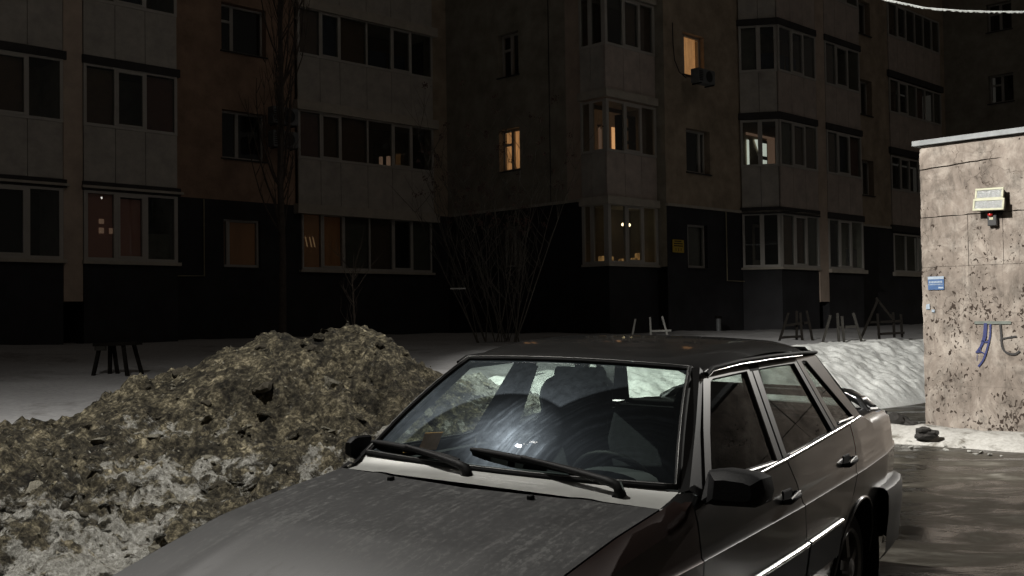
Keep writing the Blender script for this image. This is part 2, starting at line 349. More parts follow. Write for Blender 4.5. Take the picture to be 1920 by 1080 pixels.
def windscreen():
    m = glass('car_windscreen', (.80,.90,.86), 0); t = m.node_tree
    m2 = [n for n in t.nodes if n.type == 'MIX_SHADER' and not n.inputs[0].is_linked][0]
    df = [n for n in t.nodes if n.type == 'BSDF_DIFFUSE'][0]; df.inputs[0].default_value = (.50,.62,.66, 1)
    gq = [n for n in t.nodes if n.type == 'BSDF_GLOSSY'][0]; gq.inputs['Roughness'].default_value = .0
    g2_ = t.nodes.new('ShaderNodeBsdfGlossy'); g2_.inputs['Roughness'].default_value = .34; g2_.inputs['Color'].default_value = (.70,.84,1.0,1)
    fm = t.nodes.new('ShaderNodeMixShader'); fm.inputs[0].default_value = .5; t.links.new(df.outputs[0], fm.inputs[1]); t.links.new(g2_.outputs[0], fm.inputs[2]); t.links.new(fm.outputs[0], m2.inputs[2])
    c = t.nodes.new('ShaderNodeTexCoord'); res = None; smear = None
    for pu, pv, rmax in ((.50, .12, .42), (.48, -.52, .56)):
        sub = t.nodes.new('ShaderNodeVectorMath'); sub.operation = 'SUBTRACT'; t.links.new(c.outputs['Object'], sub.inputs[0]); sub.inputs[1].default_value = (pu, pv, .94)
        ln = t.nodes.new('ShaderNodeVectorMath'); ln.operation = 'LENGTH'; t.links.new(sub.outputs[0], ln.inputs[0])
        inside = t.nodes.new('ShaderNodeMapRange'); inside.inputs['From Min'].default_value = rmax; inside.inputs['From Max'].default_value = rmax + .012
        t.links.new(ln.outputs['Value'], inside.inputs['Value'])
        n1 = t.nodes.new('ShaderNodeTexNoise'); n1.noise_dimensions = '1D'; n1.inputs['Scale'].default_value = 34; n1.inputs['Detail'].default_value = 6; n1.inputs['Roughness'].default_value = .7
        jit = math_n(t, 'MULTIPLY', noise_n(t, c.outputs['Object'], 7, 3, .6), .045); t.links.new(math_n(t, 'ADD', ln.outputs['Value'], jit), n1.inputs['W'])
        sx = t.nodes.new('ShaderNodeSeparateXYZ'); t.links.new(c.outputs['Object'], sx.inputs[0])
        side = t.nodes.new('ShaderNodeMapRange'); side.inputs['From Min'].default_value = .16 if pv > 0 else .22; side.inputs['From Max'].default_value = .24 if pv > 0 else .14; t.links.new(sx.outputs['Y'], side.inputs['Value'])
        st = math_n(t, 'MULTIPLY', math_n(t, 'MULTIPLY', ramp(t, n1.outputs['Fac'], [(.42, 0.0), (.80, 1.0)]), side.outputs[0]), ramp(t, noise_n(t, c.outputs['Object'], 11, 4, .65), [(.38, .08), (.66, 1.0)]))
        res = inside.outputs[0] if res is None else math_n(t, 'MULTIPLY', res, inside.outputs[0])
        smear = st if smear is None else math_n(t, 'MAXIMUM', smear, st)
    blot = noise_n(t, c.outputs['Object'], 3.2, 5, .6); fine = noise_n(t, c.outputs['Object'], 30, 5, .7)
    sub = t.nodes.new('ShaderNodeVectorMath'); sub.operation = 'DISTANCE'; t.links.new(c.outputs['Object'], sub.inputs[0]); sub.inputs[1].default_value = (.655, .06, 1.03)
    glare_spot = t.nodes.new('ShaderNodeMapRange'); glare_spot.inputs['From Min'].default_value = .24; glare_spot.inputs['From Max'].default_value = .02; t.links.new(sub.outputs['Value'], glare_spot.inputs['Value'])  # smear film thickened round one spot: the lamp's glare painted into the glass
    dirt = math_n(t, 'MULTIPLY', res, math_n(t, 'MULTIPLY', fine, .06))
    sm = math_n(t, 'MULTIPLY', smear, math_n(t, 'MULTIPLY', blot, .010))
    glare_smear = math_n(t, 'MULTIPLY', glare_spot.outputs[0], math_n(t, 'ADD', math_n(t, 'MULTIPLY', smear, .075), math_n(t, 'MULTIPLY', fine, .030)))
    f = math_n(t, 'ADD', math_n(t, 'ADD', math_n(t, 'ADD', dirt, sm), glare_smear), .004)
    t.links.new(f, m2.inputs[0]); return m
M['windscreen'] = windscreen()
M['mirror_glass'] = mat('mirror_glass', (.8,.8,.8), .03, 1.0, 0)

# ================================================================== SETTING
def fbm(x, y, z, sc, oct=4): return noise.fractal(Vector((x*sc, y*sc, z)), 1.0, 2.0, oct)
HB = [(-12,.50),(4,.55),(8,.62),(12,.82),(17,.92),(20,.985),(22,.93),(30,.9),(50,.9)]
def terrain(s, n):
    hb = itp(HB, s) + .03*noise.noise(Vector((s*1.1, 3.1, 0)))
    edge = -7.95 + .25*noise.noise(Vector((s*.45, 0, 7.7)))
    if n > -9.7:
        t = max(0.0, min(1.0, (edge - n)/(edge + 9.7))); z = hb * (t**.72 if t > 0 else 0) - .05*(1 - min(1, t*8))
    else:
        z = hb + (1.10 - hb)*min(1.0, (-9.7 - n)/9.5)
    if n < -9.7: z += .035*fbm(s, n, 2.2, .5) + .03*noise.noise(Vector((s*1.7, n*1.7, 6))) + .012*noise.noise(Vector((s*5, n*5, 6)))
    return z
def frange(a, b, st):
    k = max(1, int(round((b - a)/st))); return [a + (b - a)*i/k for i in range(k + 1)]
def field(name, m, ss, ns, fn, smooth=True):
    mb = MB(); mb.grid([[tuple(W(s, n, fn(s, n))) for s in ss] for n in ns])
    o = mb.build(name, m, None, 'all' if smooth else False); return o

g = MB(); g.grid([[(x, y, -.08) for x in (-900,-60,60,900)] for y in (-900,-60,90,900)]); tag(g.build('ground', M['lawn']), kind='structure')
ro = field('road', M['road'], frange(-30, 62, 1.2), frange(-8.6, 26, 1.2), lambda s, n: .004*noise.noise(Vector((s*.7, n*.7, 0))))
tag(ro, kind='structure')
def lumpy(s, n):
    z = terrain(s, n); k = sstep(-7.8, -8.4, n)*(.35 + .65*sstep(-10.2, -9.4, n))
    v = Vector((s, n, 0)); wv = v + Vector((.12*noise.noise(v*2.5), .12*noise.noise(v*2.5 + Vector((0,0,8))), 0))
    z += k*(.05*noise.noise(v*1.2) + .06*noise.noise(v*2.7 + Vector((3,1,0))) + .045*(.45 - noise.noise(wv*4.1, noise_basis='VORONOI_F1')) + .02*(.45 - noise.noise(wv*9, noise_basis='VORONOI_F1')) + .02*noise.noise(v*8) + .014*noise.noise(v*18))
    return z - .03*k
bank = field('snow_bank', M['bank'], frange(7.0, 25.0, .05), frange(-10.3, -7.6, .03), lumpy); tag(bank, kind='structure')
lw = field('snow_lawn', M['lawn'], frange(-14, 58, .22), frange(-26.5, -10.2, .16), lambda s, n: terrain(s, n) - .012); tag(lw, kind='structure')
lw2 = field('snow_verge', M['lawn'], frange(-14, 7.05, .3), frange(-10.3, -7.6, .15), lambda s, n: terrain(s, n) - .006); tag(lw2, kind='structure')
lw3 = field('snow_verge', M['lawn'], frange(24.9, 58, .4), frange(-10.3, -7.6, .2), lambda s, n: terrain(s, n) - .006); tag(lw3, kind='structure')
M['ridge'] = snow_mat('ridge_snow', (.30,.29,.27), (.52,.515,.49), (.11,.10,.08), (.54,.66), 2.6, .5)
rg = field('garage_snow_ridge', M['ridge'], frange(9.9, 13.4, .07), frange(-6.9, -1.2, .09),
      lambda s, n: -.045 + (.19 + .06*noise.noise(Vector((n*1.7, 2, 5))))*sstep(11.75 + .25*noise.noise(Vector((n*1.1,0,5))), 12.35, s)*(1 - .45*sstep(12.6, 13.0, s))*(.55 + .45*sstep(-3.6, -5.0, n))*sstep(-6.8, -6.2, n)
      + .045*noise.turbulence(Vector((s*3.0, n*3.0, 1)), 4, False)*sstep(11.7, 12.3, s) - .06*sstep(12.0, 11.6, s)); tag(rg, kind='structure')
rg.name = 'snow_ridge'

# ------------------------------------------------------------------ dirty snow pile
CREST = [(-1.6,.40),(1.0,.55),(3.15,.62),(3.63,.70),(4.2,.92),(4.6,1.09),(4.86,1.17),(5.18,1.32),(5.29,1.42),(5.45,1.46),(5.62,1.41),(5.79,1.52),(5.99,1.53),(6.2,1.47),(6.26,1.37),(6.44,1.22),(6.75,1.05),(7.5,.85),(8.6,.55),(9.8,.2)]
CN = [(-1.6,-9.4),(3.15,-9.2),(4.2,-9.0),(5.2,-8.65),(6.0,-8.2),(6.75,-7.9),(9.8,-7.6)]
def pile_z(s, n):
    nc = itp(CN, s); c = itp(CREST, s); t = terrain(s, n)
    if n > nc: d = (n - nc)/(itp([(2.5,3.5),(4.6,2.95)], s) + .35*noise.noise(Vector((s*.8, 0, 1.7))))
    else: d = (nc - n)/1.15
    if d >= 1: return t - .05, 0
    p = (1 - d)**1.12 if n > nc else (1 - d*d)
    k = min(1, (1 - d)*3.2)*min(1, d*3.0 + .35)
    c -= .05; z = (c - t)*p + t if c > t else t - .04
    v = Vector((s, n, 0))
    wv = v + Vector((.10*noise.noise(v*3.0), .10*noise.noise(v*3.0 + Vector((0,0,8))), 0)); cl = .35 + .65*sstep(-.25, .3, noise.noise(v*1.1 + Vector((0,0,20))))
    z += k*(.14*noise.noise(v*1.3 + Vector((5,2,0))) + .12*(noise.turbulence(v*2.1, 3, True) - .55) + cl*(.09*(.45 - noise.noise(wv*4.2, noise_basis='VORONOI_F1')) + .055*(.45 - noise.noise(wv*9.5, noise_basis='VORONOI_F1')) + .032*(.45 - noise.noise(wv*21, noise_basis='VORONOI_F1'))) + .035*noise.noise(v*7) + .03*noise.noise(v*15) + .02*noise.noise(v*33))
    return z, p
pile = thing('snow_pile', 'tall heap of dirty ploughed snow behind the parked car', 'snow pile', tuple(W(5.2, -7.6, 0)))
PL = pile.location.copy()
mb = MB(lambda a, b, c: tuple(W(a, b, c) - PL))
mb.grid([[(s, n, pile_z(s, n)[0]) for s in frange(-.6, 9.2, .022)] for n in frange(-10.3, -5.2, .022)])
mb.build('heap', M['pile'], pile, 'all')
def blob_mesh(name, m, seed, squash=.7, sub=2, rough=.35):
    bm = bmesh.new(); bmesh.ops.create_icosphere(bm, subdivisions=sub, radius=1.0)
    for v in bm.verts:
        k = 1 + rough*noise.noise(v.co*1.1 + Vector((seed*3.1, 0, 0))) + rough*.5*noise.noise(v.co*2.7 + Vector((0, seed*1.7, 0)))
        v.co *= k; v.co.z *= squash
    me = bpy.data.meshes.new(name); bm.to_mesh(me); bm.free(); me.materials.append(m); return me
CH = [blob_mesh('ice_chunk', M[('pile','chunk_dirt','pile','chunk_ice')[i % 4]], i, .55 + .1*(i % 3), 2, .75) for i in range(8)]
rc = random.Random(3)
def put_chunk(parent, meshes, pos, size, name='ice_chunk'):
    o = bpy.data.objects.new(name, rc.choice(meshes)); COL.objects.link(o); o.parent = parent; o.location = pos
    o.scale = (size*rc.uniform(.8,1.3), size*rc.uniform(.7,1.1), size*rc.uniform(.6,1.0)); o.rotation_euler = (rc.uniform(-.5,.5), rc.uniform(-.5,.5), rc.uniform(0,6.3)); return o
cnt = 0
while cnt < 240:
    s = rc.uniform(1.6, 7.2); n = itp(CN, s) + rc.uniform(-.25, 2.7)**1.0
    z, p = pile_z(s, n)
    if p < .04: continue
    sz = rc.choice((.02,.025,.03,.035,.04,.05,.06)) if cnt > 14 else rc.uniform(.07,.11)
    put_chunk(pile, CH, W(s, n, z + sz*.15) - PL, sz); cnt += 1
mb = MB(lambda a, b, c: tuple(Vector((a, b, c)) - PL))
for _ in range(2600):
    s = rc.uniform(1.0, 7.4); n = itp(CN, s) + rc.uniform(-.3, 2.9); z, p = pile_z(s, n)
    if p < .01: continue
    c = W(s, n, z + .004); r = rc.uniform(.006, .02)
    vs = [tuple(c + Vector((rc.uniform(-1,1), rc.uniform(-1,1), rc.uniform(-.6,1)))*r) for _ in range(4)]
    mb.add(vs, [(0,1,2),(0,1,3),(1,2,3),(0,2,3)])
tag(mb.build('debris', M['chunk_ice'], pile), kind='stuff')
mb = MB(lambda a, b, c: tuple(Vector((a, b, c)) - PL))
for _ in range(90):
    s = rc.uniform(1.6, 7.0); n = itp(CN, s) + rc.uniform(-.2, 2.6); z, p = pile_z(s, n)
    c = W(s, n, z + .01); a = rc.uniform(0, 6.3); L = rc.uniform(.05,.18)
    mb.tube([c, c + Vector((math.cos(a)*L, math.sin(a)*L, rc.uniform(.0,.06)))], .003, 3, False)
tag(mb.build('twigs', M['bark_dark'], pile), kind='stuff')

# ================================================================== APARTMENT BUILDING
B0 = W(22, -20, 1.0)
bld = thing('apartment_building', 'dark stepped apartment block with glazed loggias and black ground floor', 'building', tuple(B0), AYAW)
def BL(s, n, z): return (s - 22, -n - 20, z - 1)
def FA(n0): return lambda a, o, z: BL(a, n0 + o, z)             # facade facing the camera's right front, a = s
def FB(s0): return lambda a, o, z: BL(s0 - o, a, z)             # facade facing left, a = n
def FG(p0, p1):
    d = Vector((p1[0]-p0[0], p1[1]-p0[1])); L = d.length; d /= L; o = Vector((-d.y, d.x))
    if o.y < 0 and o.x > 0: o = -o
    return (lambda a, ou, z: BL(p0[0] + d.x*a + o.x*ou, p0[1] + d.y*a + o.y*ou, z)), L

def wall(name, f, a0, a1, z0, z1, holes, m, depth=.32):
    xs = sorted({a0, a1, *[x for h in holes for x in h[:2]]}); zs = sorted({z0, z1, *[z for h in holes for z in h[2:]]})
    mb = MB(f)
    for xa, xb in zip(xs, xs[1:]):
        for za, zb in zip(zs, zs[1:]):
            cx, cz = (xa+xb)/2, (za+zb)/2
            if any(h[0] < cx < h[1] and h[2] < cz < h[3] for h in holes): continue
            mb.add([(xa,0,za),(xb,0,za),(xb,0,zb),(xa,0,zb)], [(0,1,2,3)])
    for h in holes:
        x0, x1, q0, q1 = h
        mb.add([(x0,0,q0),(x1,0,q0),(x1,0,q1),(x0,0,q1),(x0,-depth,q0),(x1,-depth,q0),(x1,-depth,q1),(x0,-depth,q1)], [(0,1,5,4),(1,2,6,5),(2,3,7,6),(3,0,4,7)])
    return mb.build(name, m, bld)

class Glazing:
    """one glazed unit: frame mesh with panes, panels, slab and blinds as sub-parts"""
    def __init__(s, name): s.name = name; s.fr = MB(); s.sub = []
    def face(s, f, a0, a1, z0, z1, divs, codes, zpar=None, mp='panel', edge=.07, mull=.055, sash=(), out=0.0):
        fr = MB(f); o0, o1 = out - .07, out
        fr.box(a0, a1, o0, o1, z0, z0 + .07); fr.box(a0, a1, o0, o1, z1 - .06, z1)
        fr.box(a0, a0 + edge, o0, o1, z0 + .07, z1 - .06); fr.box(a1 - edge, a1, o0, o1, z0 + .07, z1 - .06)
        for d in divs: fr.box(d - mull/2, d + mull/2, o0, o1 + .004, z0 + .07, z1 - .06)
        es = [a0 + edge] + [q for d in divs for q in (d - mull/2, d + mull/2)] + [a1 - edge]
        for k in range(len(divs) + 1):
            x0, x1 = es[2*k], es[2*k+1]; q0, q1 = z0 + .07, z1 - .06
            if k in sash:                                   # an opening casement: second, narrower frame
                w = .05
                fr.box(x0, x1, o0 + .01, o1 + .012, q0, q0 + w); fr.box(x0, x1, o0 + .01, o1 + .012, q1 - w, q1)
                fr.box(x0, x0 + w, o0 + .01, o1 + .012, q0 + w, q1 - w); fr.box(x1 - w, x1, o0 + .01, o1 + .012, q0 + w, q1 - w)
                x0 += w; x1 -= w; q0 += w; q1 -= w
            s.sub.append(('glass_pane', MB(f).box(x0, x1, out - .045, out - .035, q0, q1), 'pane'))
            c = codes[k] if k < len(codes) else 'd'
            if c in BLIND:
                s.sub.append(('blind', MB(f).box(x0 - .01, x1 + .01, out - .115, out - .105, q0, q1 - random.uniform(0, .03)), BLIND[c]))
            elif c in HALF:
                zz = q0 + (q1 - q0)*.42
                s.sub.append(('curtain', MB(f).box(x0 - .01, x1 + .01, out - .24, out - .225, q0, zz), HALF[c]))
        s.fr.v, s.fr.f = s.fr.v, s.fr.f
        o = len(s.fr.v); s.fr.v += fr.v; s.fr.f += [tuple(i + o for i in q) for q in fr.f]
        if zpar is not None:
            ps = [a0] + list(divs) + [a1]
            for x0, x1 in zip(ps, ps[1:]):
                s.sub.append(('parapet_panel', MB(f).box(x0 + .006, x1 - .006, out - .06, out - .012, zpar + .01, z0 - .004), mp))
            s.sub.append(('parapet_core', MB(f).box(a0 + .02, a1 - .02, out - .10, out - .062, zpar, z0 - .01), 'slab_dark'))
        return s
    def add(s, name, mb, m): s.sub.append((name, mb, m)); return s
    def build(s):
        o = s.fr.build(s.name, M['pvc'], bld)
        for nm, mb, m in s.sub: mb.build(nm, M[m], o)
        return o
BLIND = {'b':'blind_brown', 'r':'blind_red', 'u':'blind_blue', 'g':'blind_grey', 'O':'dim_orange', 'P':'dim_pink'}
HALF = {'h':'blind_blue', 'H':'blind_grey'}

ZB = [4.76, 7.64, 10.50, 13.37]                      # parapet bottoms, storeys two to five
GW = (2.95, 4.58)
TOP = 16.4

def window(f, a0, a1, z0, z1, split=.5, code='d', vent=False, lit=None, setb=.20, sill=True):
    w = Glazing('window')
    d = a0 + (a1 - a0)*split
    w.face(f, a0, a1, z0, z1, [d], [code, code], None, edge=.06, mull=.10, out=-setb)
    if vent:
        w.fr_extra = None
        mb = MB(f).box(a0 + .06, d - .05, -setb - .06, -setb, z0 + (z1-z0)*.62, z0 + (z1-z0)*.62 + .07); w.add('transom', mb, 'pvc')
    if sill: w.add('sill', MB(f).box(a0 - .04, a1 + .04, -setb, .045, z0 - .035, z0 - .003), 'slab_dark')
    if lit: w.add('curtain', MB(f).box(a0 - .05, a1 + .05, -setb - .20, -setb - .18, z0 - .05, z1 + .05), lit)
    else: w.add('room', MB(f).box(a0 - .1, a1 + .1, -setb - .80, -setb - .78, z0 - .1, z1 + .1), 'room_dark')
    return w.build()

# ---- left section, facade n = -25.07
fP0 = FA(-25.07)
winP = [(14.13, 15.47, z, z + 1.28) for z in (5.83, 8.67, 11.53)]
holesR = [(16.36, 21.28, zb + 0.02, zb + 2.66) for zb in ZB[:3]]
wall('wall', fP0, 12.2, 16.36, 4.72, TOP, winP, M['wall_orange'])
wall('wall', fP0, -2.0, 12.2, 4.72, TOP, [], M['wall_beige'])
wall('wall', fP0, 16.36, 21.93, 4.72, TOP, holesR, M['wall_beige'])
wall('ground_floor_cladding', fP0, -2.0, 21.93, .6, 4.72, [(14.16, 15.25, 2.97, 4.23), (16.52, 21.24, GW[0], GW[1])], M['cladding'])
window(fP0, 14.16, 15.25, 2.97, 4.23, .16, 'O', setb=.10)
window(fP0, *winP[0], .40); window(fP0, *winP[1], .30, vent=True); window(fP0, *winP[2], .30)
# right loggia of the left section (flush, six panes)
dR = [17.12, 17.80, 18.75, 19.66, 20.40]
fR = FA(-24.93)
codesR = {0: ['r','b','b','d','d','d'], 1: ['b','u','b','h','h','d'], 2: ['b','d','d','b','d','d']}
for k, zb in enumerate(ZB[:3]):
    L = Glazing('loggia'); L.face(fR, 16.38, 21.26, zb + 1.26, zb + 2.63, dR, codesR[k], zb, sash=(1, 4))
    L.add('slab', MB(fR).box(16.30, 21.40, -1.2, .10, zb - .27, zb - .004), 'slab_light')
    L.add('back_wall', MB(fR).box(16.3, 21.3, -1.4, -1.25, zb, zb + 2.6), 'interior')
    if k == 0:
        L.add('jar', MB(fR).box(19.42, 19.50, -.35, -.27, zb + 1.30, zb + 1.62), 'lit_soft'); L.add('jar', MB(fR).box(19.70, 19.86, -.36, -.24, zb + 1.30, zb + 1.66), 'lit_soft')
        L.add('balcony_door', MB(fR).box(18.95, 19.55, -1.25, -1.2, zb + .1, zb + 2.2), 'panel'); L.add('balcony_window', MB(fR).box(19.9, 20.6, -1.25, -1.2, zb + .9, zb + 2.2), 'blind_grey')
    L.build()
L = Glazing('loggia'); L.face(FA(-25.02), 16.54, 21.22, GW[0], GW[1], [17.18, 17.95, 18.85, 19.70, 20.45], ['O','O','g','b','d','g'], None, edge=.05, sash=(1, 4))
L.add('sill', MB(FA(-25.02)).box(16.46, 21.30, -.05, .06, GW[0] - .07, GW[0] - .004), 'slab_light')
fg = FA(-25.02)
for q in (16.68, 16.82, 16.93): L.add('lamp_stripe', MB(fg).add([(q, -.10, 3.88), (q + .045, -.10, 3.86), (q + .11, -.10, 3.58), (q + .065, -.10, 3.60)], [(0,1,2,3)]), 'spot_warm')
L.add('room', MB(fg).box(16.4, 21.3, -1.3, -1.25, 2.8, 4.7), 'room_dark'); L.build()
# left loggias, protruding
fL = FA(-23.85)
units = [(6.85, 9.52, [7.75, 8.75]), (9.98, 12.25, [10.72, 11.45])]
codesL = [[['d','b','d'], ['d','d','d'], ['b','d','d']], [['b','d','r'], ['d','u','d'], ['d','b','d']]]
for ui, (a0, a1, dv) in enumerate(units):
    for k, zb in enumerate(ZB[:3]):
        L = Glazing('loggia'); L.face(fL, a0, a1, zb + 1.27, zb + 2.70, dv, codesL[ui][k], zb, sash=(1,))
        L.add('slab', MB(fL).box(a0 - .03, a1 + .07, -1.2, .03, zb - .19, zb - .004), 'slab_dark')
        L.add('side_wall', MB(fL).box(a1 - .06, a1, -1.21, -.075, zb, zb + 2.68), 'panel')
        L.build()
    L = Glazing('loggia'); L.face(fL, a0, a1, GW[0] + .02, GW[1] - .02, dv, ['d','d','d'] if ui == 0 else ['P','P','H'], None, edge=.09, mull=.10, sash=(1,))
    L.add('sill', MB(fL).box(a0 - .04, a1 + .06, -.05, .07, GW[0] - .06, GW[0] + .018), 'slab_light')
    L.add('plinth', MB(fL).box(a0, a1, -1.21, -.02, .6, GW[0] - .065), 'cladding')
    L.add('side_wall', MB(fL).box(a1 - .06, a1, -1.21, -.075, GW[0] + .02, GW[1]), 'panel')
    L.add('cornice', MB(fL).box(a0 - .05, a1 + .12, -1.21, .08, GW[1] + .03, GW[1] + .085), 'slab_light')
    if ui == 1:
        for q, z in ((10.36, 3.82), (10.36, 3.60), (10.60, 3.60)): L.add('lamp_stripe', MB(fL).box(q, q + .12, -.10, -.098, z, z + (.11 if z > 3.7 else .13)), 'lit_soft')
    else:
        L.add('room_light', MB(fL).box(8.02, 8.26, -.9, -.89, 3.45, 3.75), 'blue_screen'); L.add('room_light', MB(fL).box(8.02, 8.26, -.9, -.89, 3.05, 3.37), 'blue_screen')
    L.build()
MB(fL).box(9.535, 9.965, -1.2, -.03, 2.04, 13.4).build('pilaster', M['pilaster'], bld)
# gas pipes
MB().tube([BL(13.57,-25.02,4.7), BL(13.57,-25.02,2.72), BL(12.4,-25.02,2.70)], .018, 6).build('gas_pipe', M['pipe_yellow'], bld)
MB().tube([BL(26.75,-18.05,4.6), BL(26.75,-18.05,2.54), BL(27.7,-18.05,2.53)], .018, 6).build('gas_pipe', M['pipe_yellow'], bld)

# ---- side wall of the projecting section, facing left, s = 21.93
fB1 = FB(21.93)
winB = [(-22.72, -21.86, 5.86, 7.10), (-22.72, -21.86, 8.66, 9.94), (-22.72, -21.86, 11.5, 12.8)]
wall('wall', fB1, -25.07, -20.0, 4.76, TOP, winB, M['wall_grey'])
wall('ground_floor_cladding', fB1, -25.07, -19.36, .6, 4.76, [(-22.72, -21.86, 3.02, 4.20)], M['cladding'])
window(fB1, -22.72, -21.86, 3.02, 4.20, .5, 'b')
window(fB1, *winB[0], .44, vent=True, lit='lit_warm'); window(fB1, *winB[1], .46, vent=True); window(fB1, *winB[2], .46, vent=True)
MB(fB1).box(-20.0, -19.36, -.3, .012, 4.77, TOP).build('pilaster', M['pilaster'], bld)
MB().tube([BL(21.90, -20.62, z) for z in frange(4.8, 16, 1.4)], .012, 5).build('wall_cable', M['black_metal'], bld)
MB(fB1).box(-25.0, -19.3, -.05, .05, 4.70, 4.775).build('cornice', M['slab_light'], bld)

# ---- corner balcony of the projecting section
fC, fCl = FA(-18.40), FB(21.76)
for k in range(-1, 3):
    L = Glazing('corner_loggia')
    if k < 0:
        L.face(fC, 21.76, 23.92, GW[0], GW[1], [22.52, 23.24], ['d','d','d'], None, edge=.12, mull=.09, sash=(1,))
        L.face(fCl, -19.34, -18.47, GW[0], GW[1], [-18.98], ['d','d'], None, edge=.09, mull=.12)
        L.add('sill', MB(fC).box(21.70, 23.98, -.93, .05, GW[0] - .07, GW[0] - .004), 'slab_light')
        L.add('plinth', MB(fC).box(21.80, 23.92, -.93, -.03, .6, GW[0] - .075), 'cladding')
        L.add('bulb', None, 'bulb')
        zb = 1.8
    else:
        zb = ZB[k]
        L.face(fC, 21.76, 23.92, zb + 1.20, zb + 2.62, [22.52, 23.24], [['d','d','d'], ['d','b','b'], ['d','d','b']][k], zb, 'panel_warm', edge=.10, sash=(1,))
        L.face(fCl, -19.34, -18.47, zb + 1.20, zb + 2.62, [-18.95], [['d','d'], ['b','d'], ['d','d']][k], zb, 'panel', edge=.07, mull=.12)
        L.add('slab', MB(fC).box(21.68, 24.02, -.97, .08, zb - .22, zb - .004), 'slab_light')
    if k == 0:
        L.add('lit_window', MB(FA(-19.36)).box(23.13, 23.36, -.02, .0, zb + 1.25, zb + 2.12), 'lit_warm2')
        L.add('lit_reveal', MB(FA(-19.36)).box(23.36, 23.72, -.02, .0, zb + 1.20, zb + 2.22), 'lit_soft')
        L.add('lit_window', MB(FA(-19.36)).box(22.30, 22.36, -.02, .0, zb + 1.72, zb + 2.10), 'lit_warm2')
        L.add('lit_window', MB(FA(-19.36)).box(22.30, 22.36, -.02, .0, zb + 1.28, zb + 1.58), 'lit_warm2')
        L.add('lit_reveal', MB(FA(-19.36)).box(22.56, 22.68, -.02, .0, zb + 1.30, zb + 2.05), 'lit_soft')
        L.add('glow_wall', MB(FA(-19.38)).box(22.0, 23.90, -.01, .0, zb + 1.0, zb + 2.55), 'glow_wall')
        sh = MB(FA(-18.9))
        for z in (zb + 1.28, zb + 1.66, zb + 2.04, zb + 2.38): sh.box(23.0, 23.62, -.25, 0, z, z + .025)
        sh.box(23.0, 23.03, -.25, 0, zb + 1.28, zb + 2.4); sh.box(23.59, 23.62, -.25, 0, zb + 1.28, zb + 2.4); L.add('shelf', sh, 'wood_dark')
    L.sub = [x for x in L.sub if x[1] is not None]
    o = L.build()
    if k < 0:
        for q in (22.98, 23.25):
            bm = MB(); bm.grid([[BL(q + .045*math.sin(t)*math.cos(p), -18.9 + .045*math.sin(t)*math.sin(p), 4.08 + .045*math.cos(t)) for p in frange(0, 2*math.pi, .7)] for t in frange(0, math.pi, .5)])
            bm.build('bulb', M['bulb'], o, 'all')
        MB().tube([BL(22.98,-18.9,4.13), BL(23.1,-18.9,4.3), BL(23.25,-18.9,4.13)], .012, 5).build('lamp_arm', M['black_metal'], o)
        for a, b, z in ((21.95, 22.40, 3.17), (22.80, 23.08, 3.12), (23.32, 23.46, 3.16), (23.52, 23.66, 3.30)):
            MB(FA(-18.75)).box(a, b, -.2, 0, 3.0, z).build('glow_box', M['warm_glow'], o, bevel=.03)  # added glowing boxes, standing in for a warm reflection low in the panes
wall('wall', FA(-19.40), 21.93, 23.92, .6, TOP, [], M['interior'])
wall('wall', FB(23.93), -19.40, -18.10, 2.9, TOP, [], M['wall_grey'])

# ---- front wall of the projecting section, n = -18.1
fW = FA(-18.10)
winW = [(24.82, 25.86, 8.44, 9.66), (24.90, 26.06, 5.64, 6.90), (34.90, 36.20, 5.72, 6.98), (34.90, 36.20, 8.60, 9.86), (34.90, 36.20, 11.5, 12.72), (24.86, 25.9, 11.3, 12.6)]
hol4 = [(37.5, 41.98, zb + .02, zb + 2.62) for zb in ZB[:3]]
wall('wall', fW, 23.92, 42.4, 4.62, TOP, winW + hol4, M['wall_beige'])
wall('ground_floor_cladding', fW, 23.92, 42.4, .6, 4.62, [(24.88, 25.86, 2.89, 4.14), (37.6, 41.9, 3.02, 4.45)], M['cladding'])
MB(fW).box(23.92, 42.4, -.03, .05, 4.60, 4.675).build('cornice', M['slab_light'], bld)
window(fW, *winW[0], .22, lit='lit_warm', setb=.16); window(fW, *winW[1], .78, setb=.2)
for q in winW[2:5]: window(fW, *q, .62)
window(fW, *winW[5], .3); window(fW, 24.88, 25.86, 2.89, 4.14, .14, 'g', setb=.12)
d4 = [38.25, 39.0, 39.75, 40.5, 41.25]
for k, zb in enumerate(ZB[:3]):
    L = Glazing('loggia'); f4 = FA(-18.06)
    L.face(f4, 37.52, 41.96, zb + 1.28, zb + 2.58, d4, [['d','d','d','d','d','d'], ['b','d','g','r','d','g'], ['b','d','d','d','d','d']][k], zb, 'panel_warm', sash=(1,))
    L.add('slab', MB(f4).box(37.4, 42.1, -1.2, .05, zb - .24, zb - .004), 'slab_dark'); L.add('back_wall', MB(f4).box(37.4, 42.1, -1.4, -1.3, zb, zb + 2.6), 'interior'); L.build()
L = Glazing('loggia'); L.face(FA(-18.08), 37.62, 41.88, 3.02, 4.45, [38.6, 39.6, 40.6], ['d','d','d','d']); L.add('sill', MB(FA(-18.08)).box(37.5, 39.6, -.05, .09, 2.87, 3.015), 'slab_light')
L.add('room', MB(FA(-18.08)).box(37.5, 42, -1.3, -1.25, 2.9, 4.6), 'room_dark'); L.build()

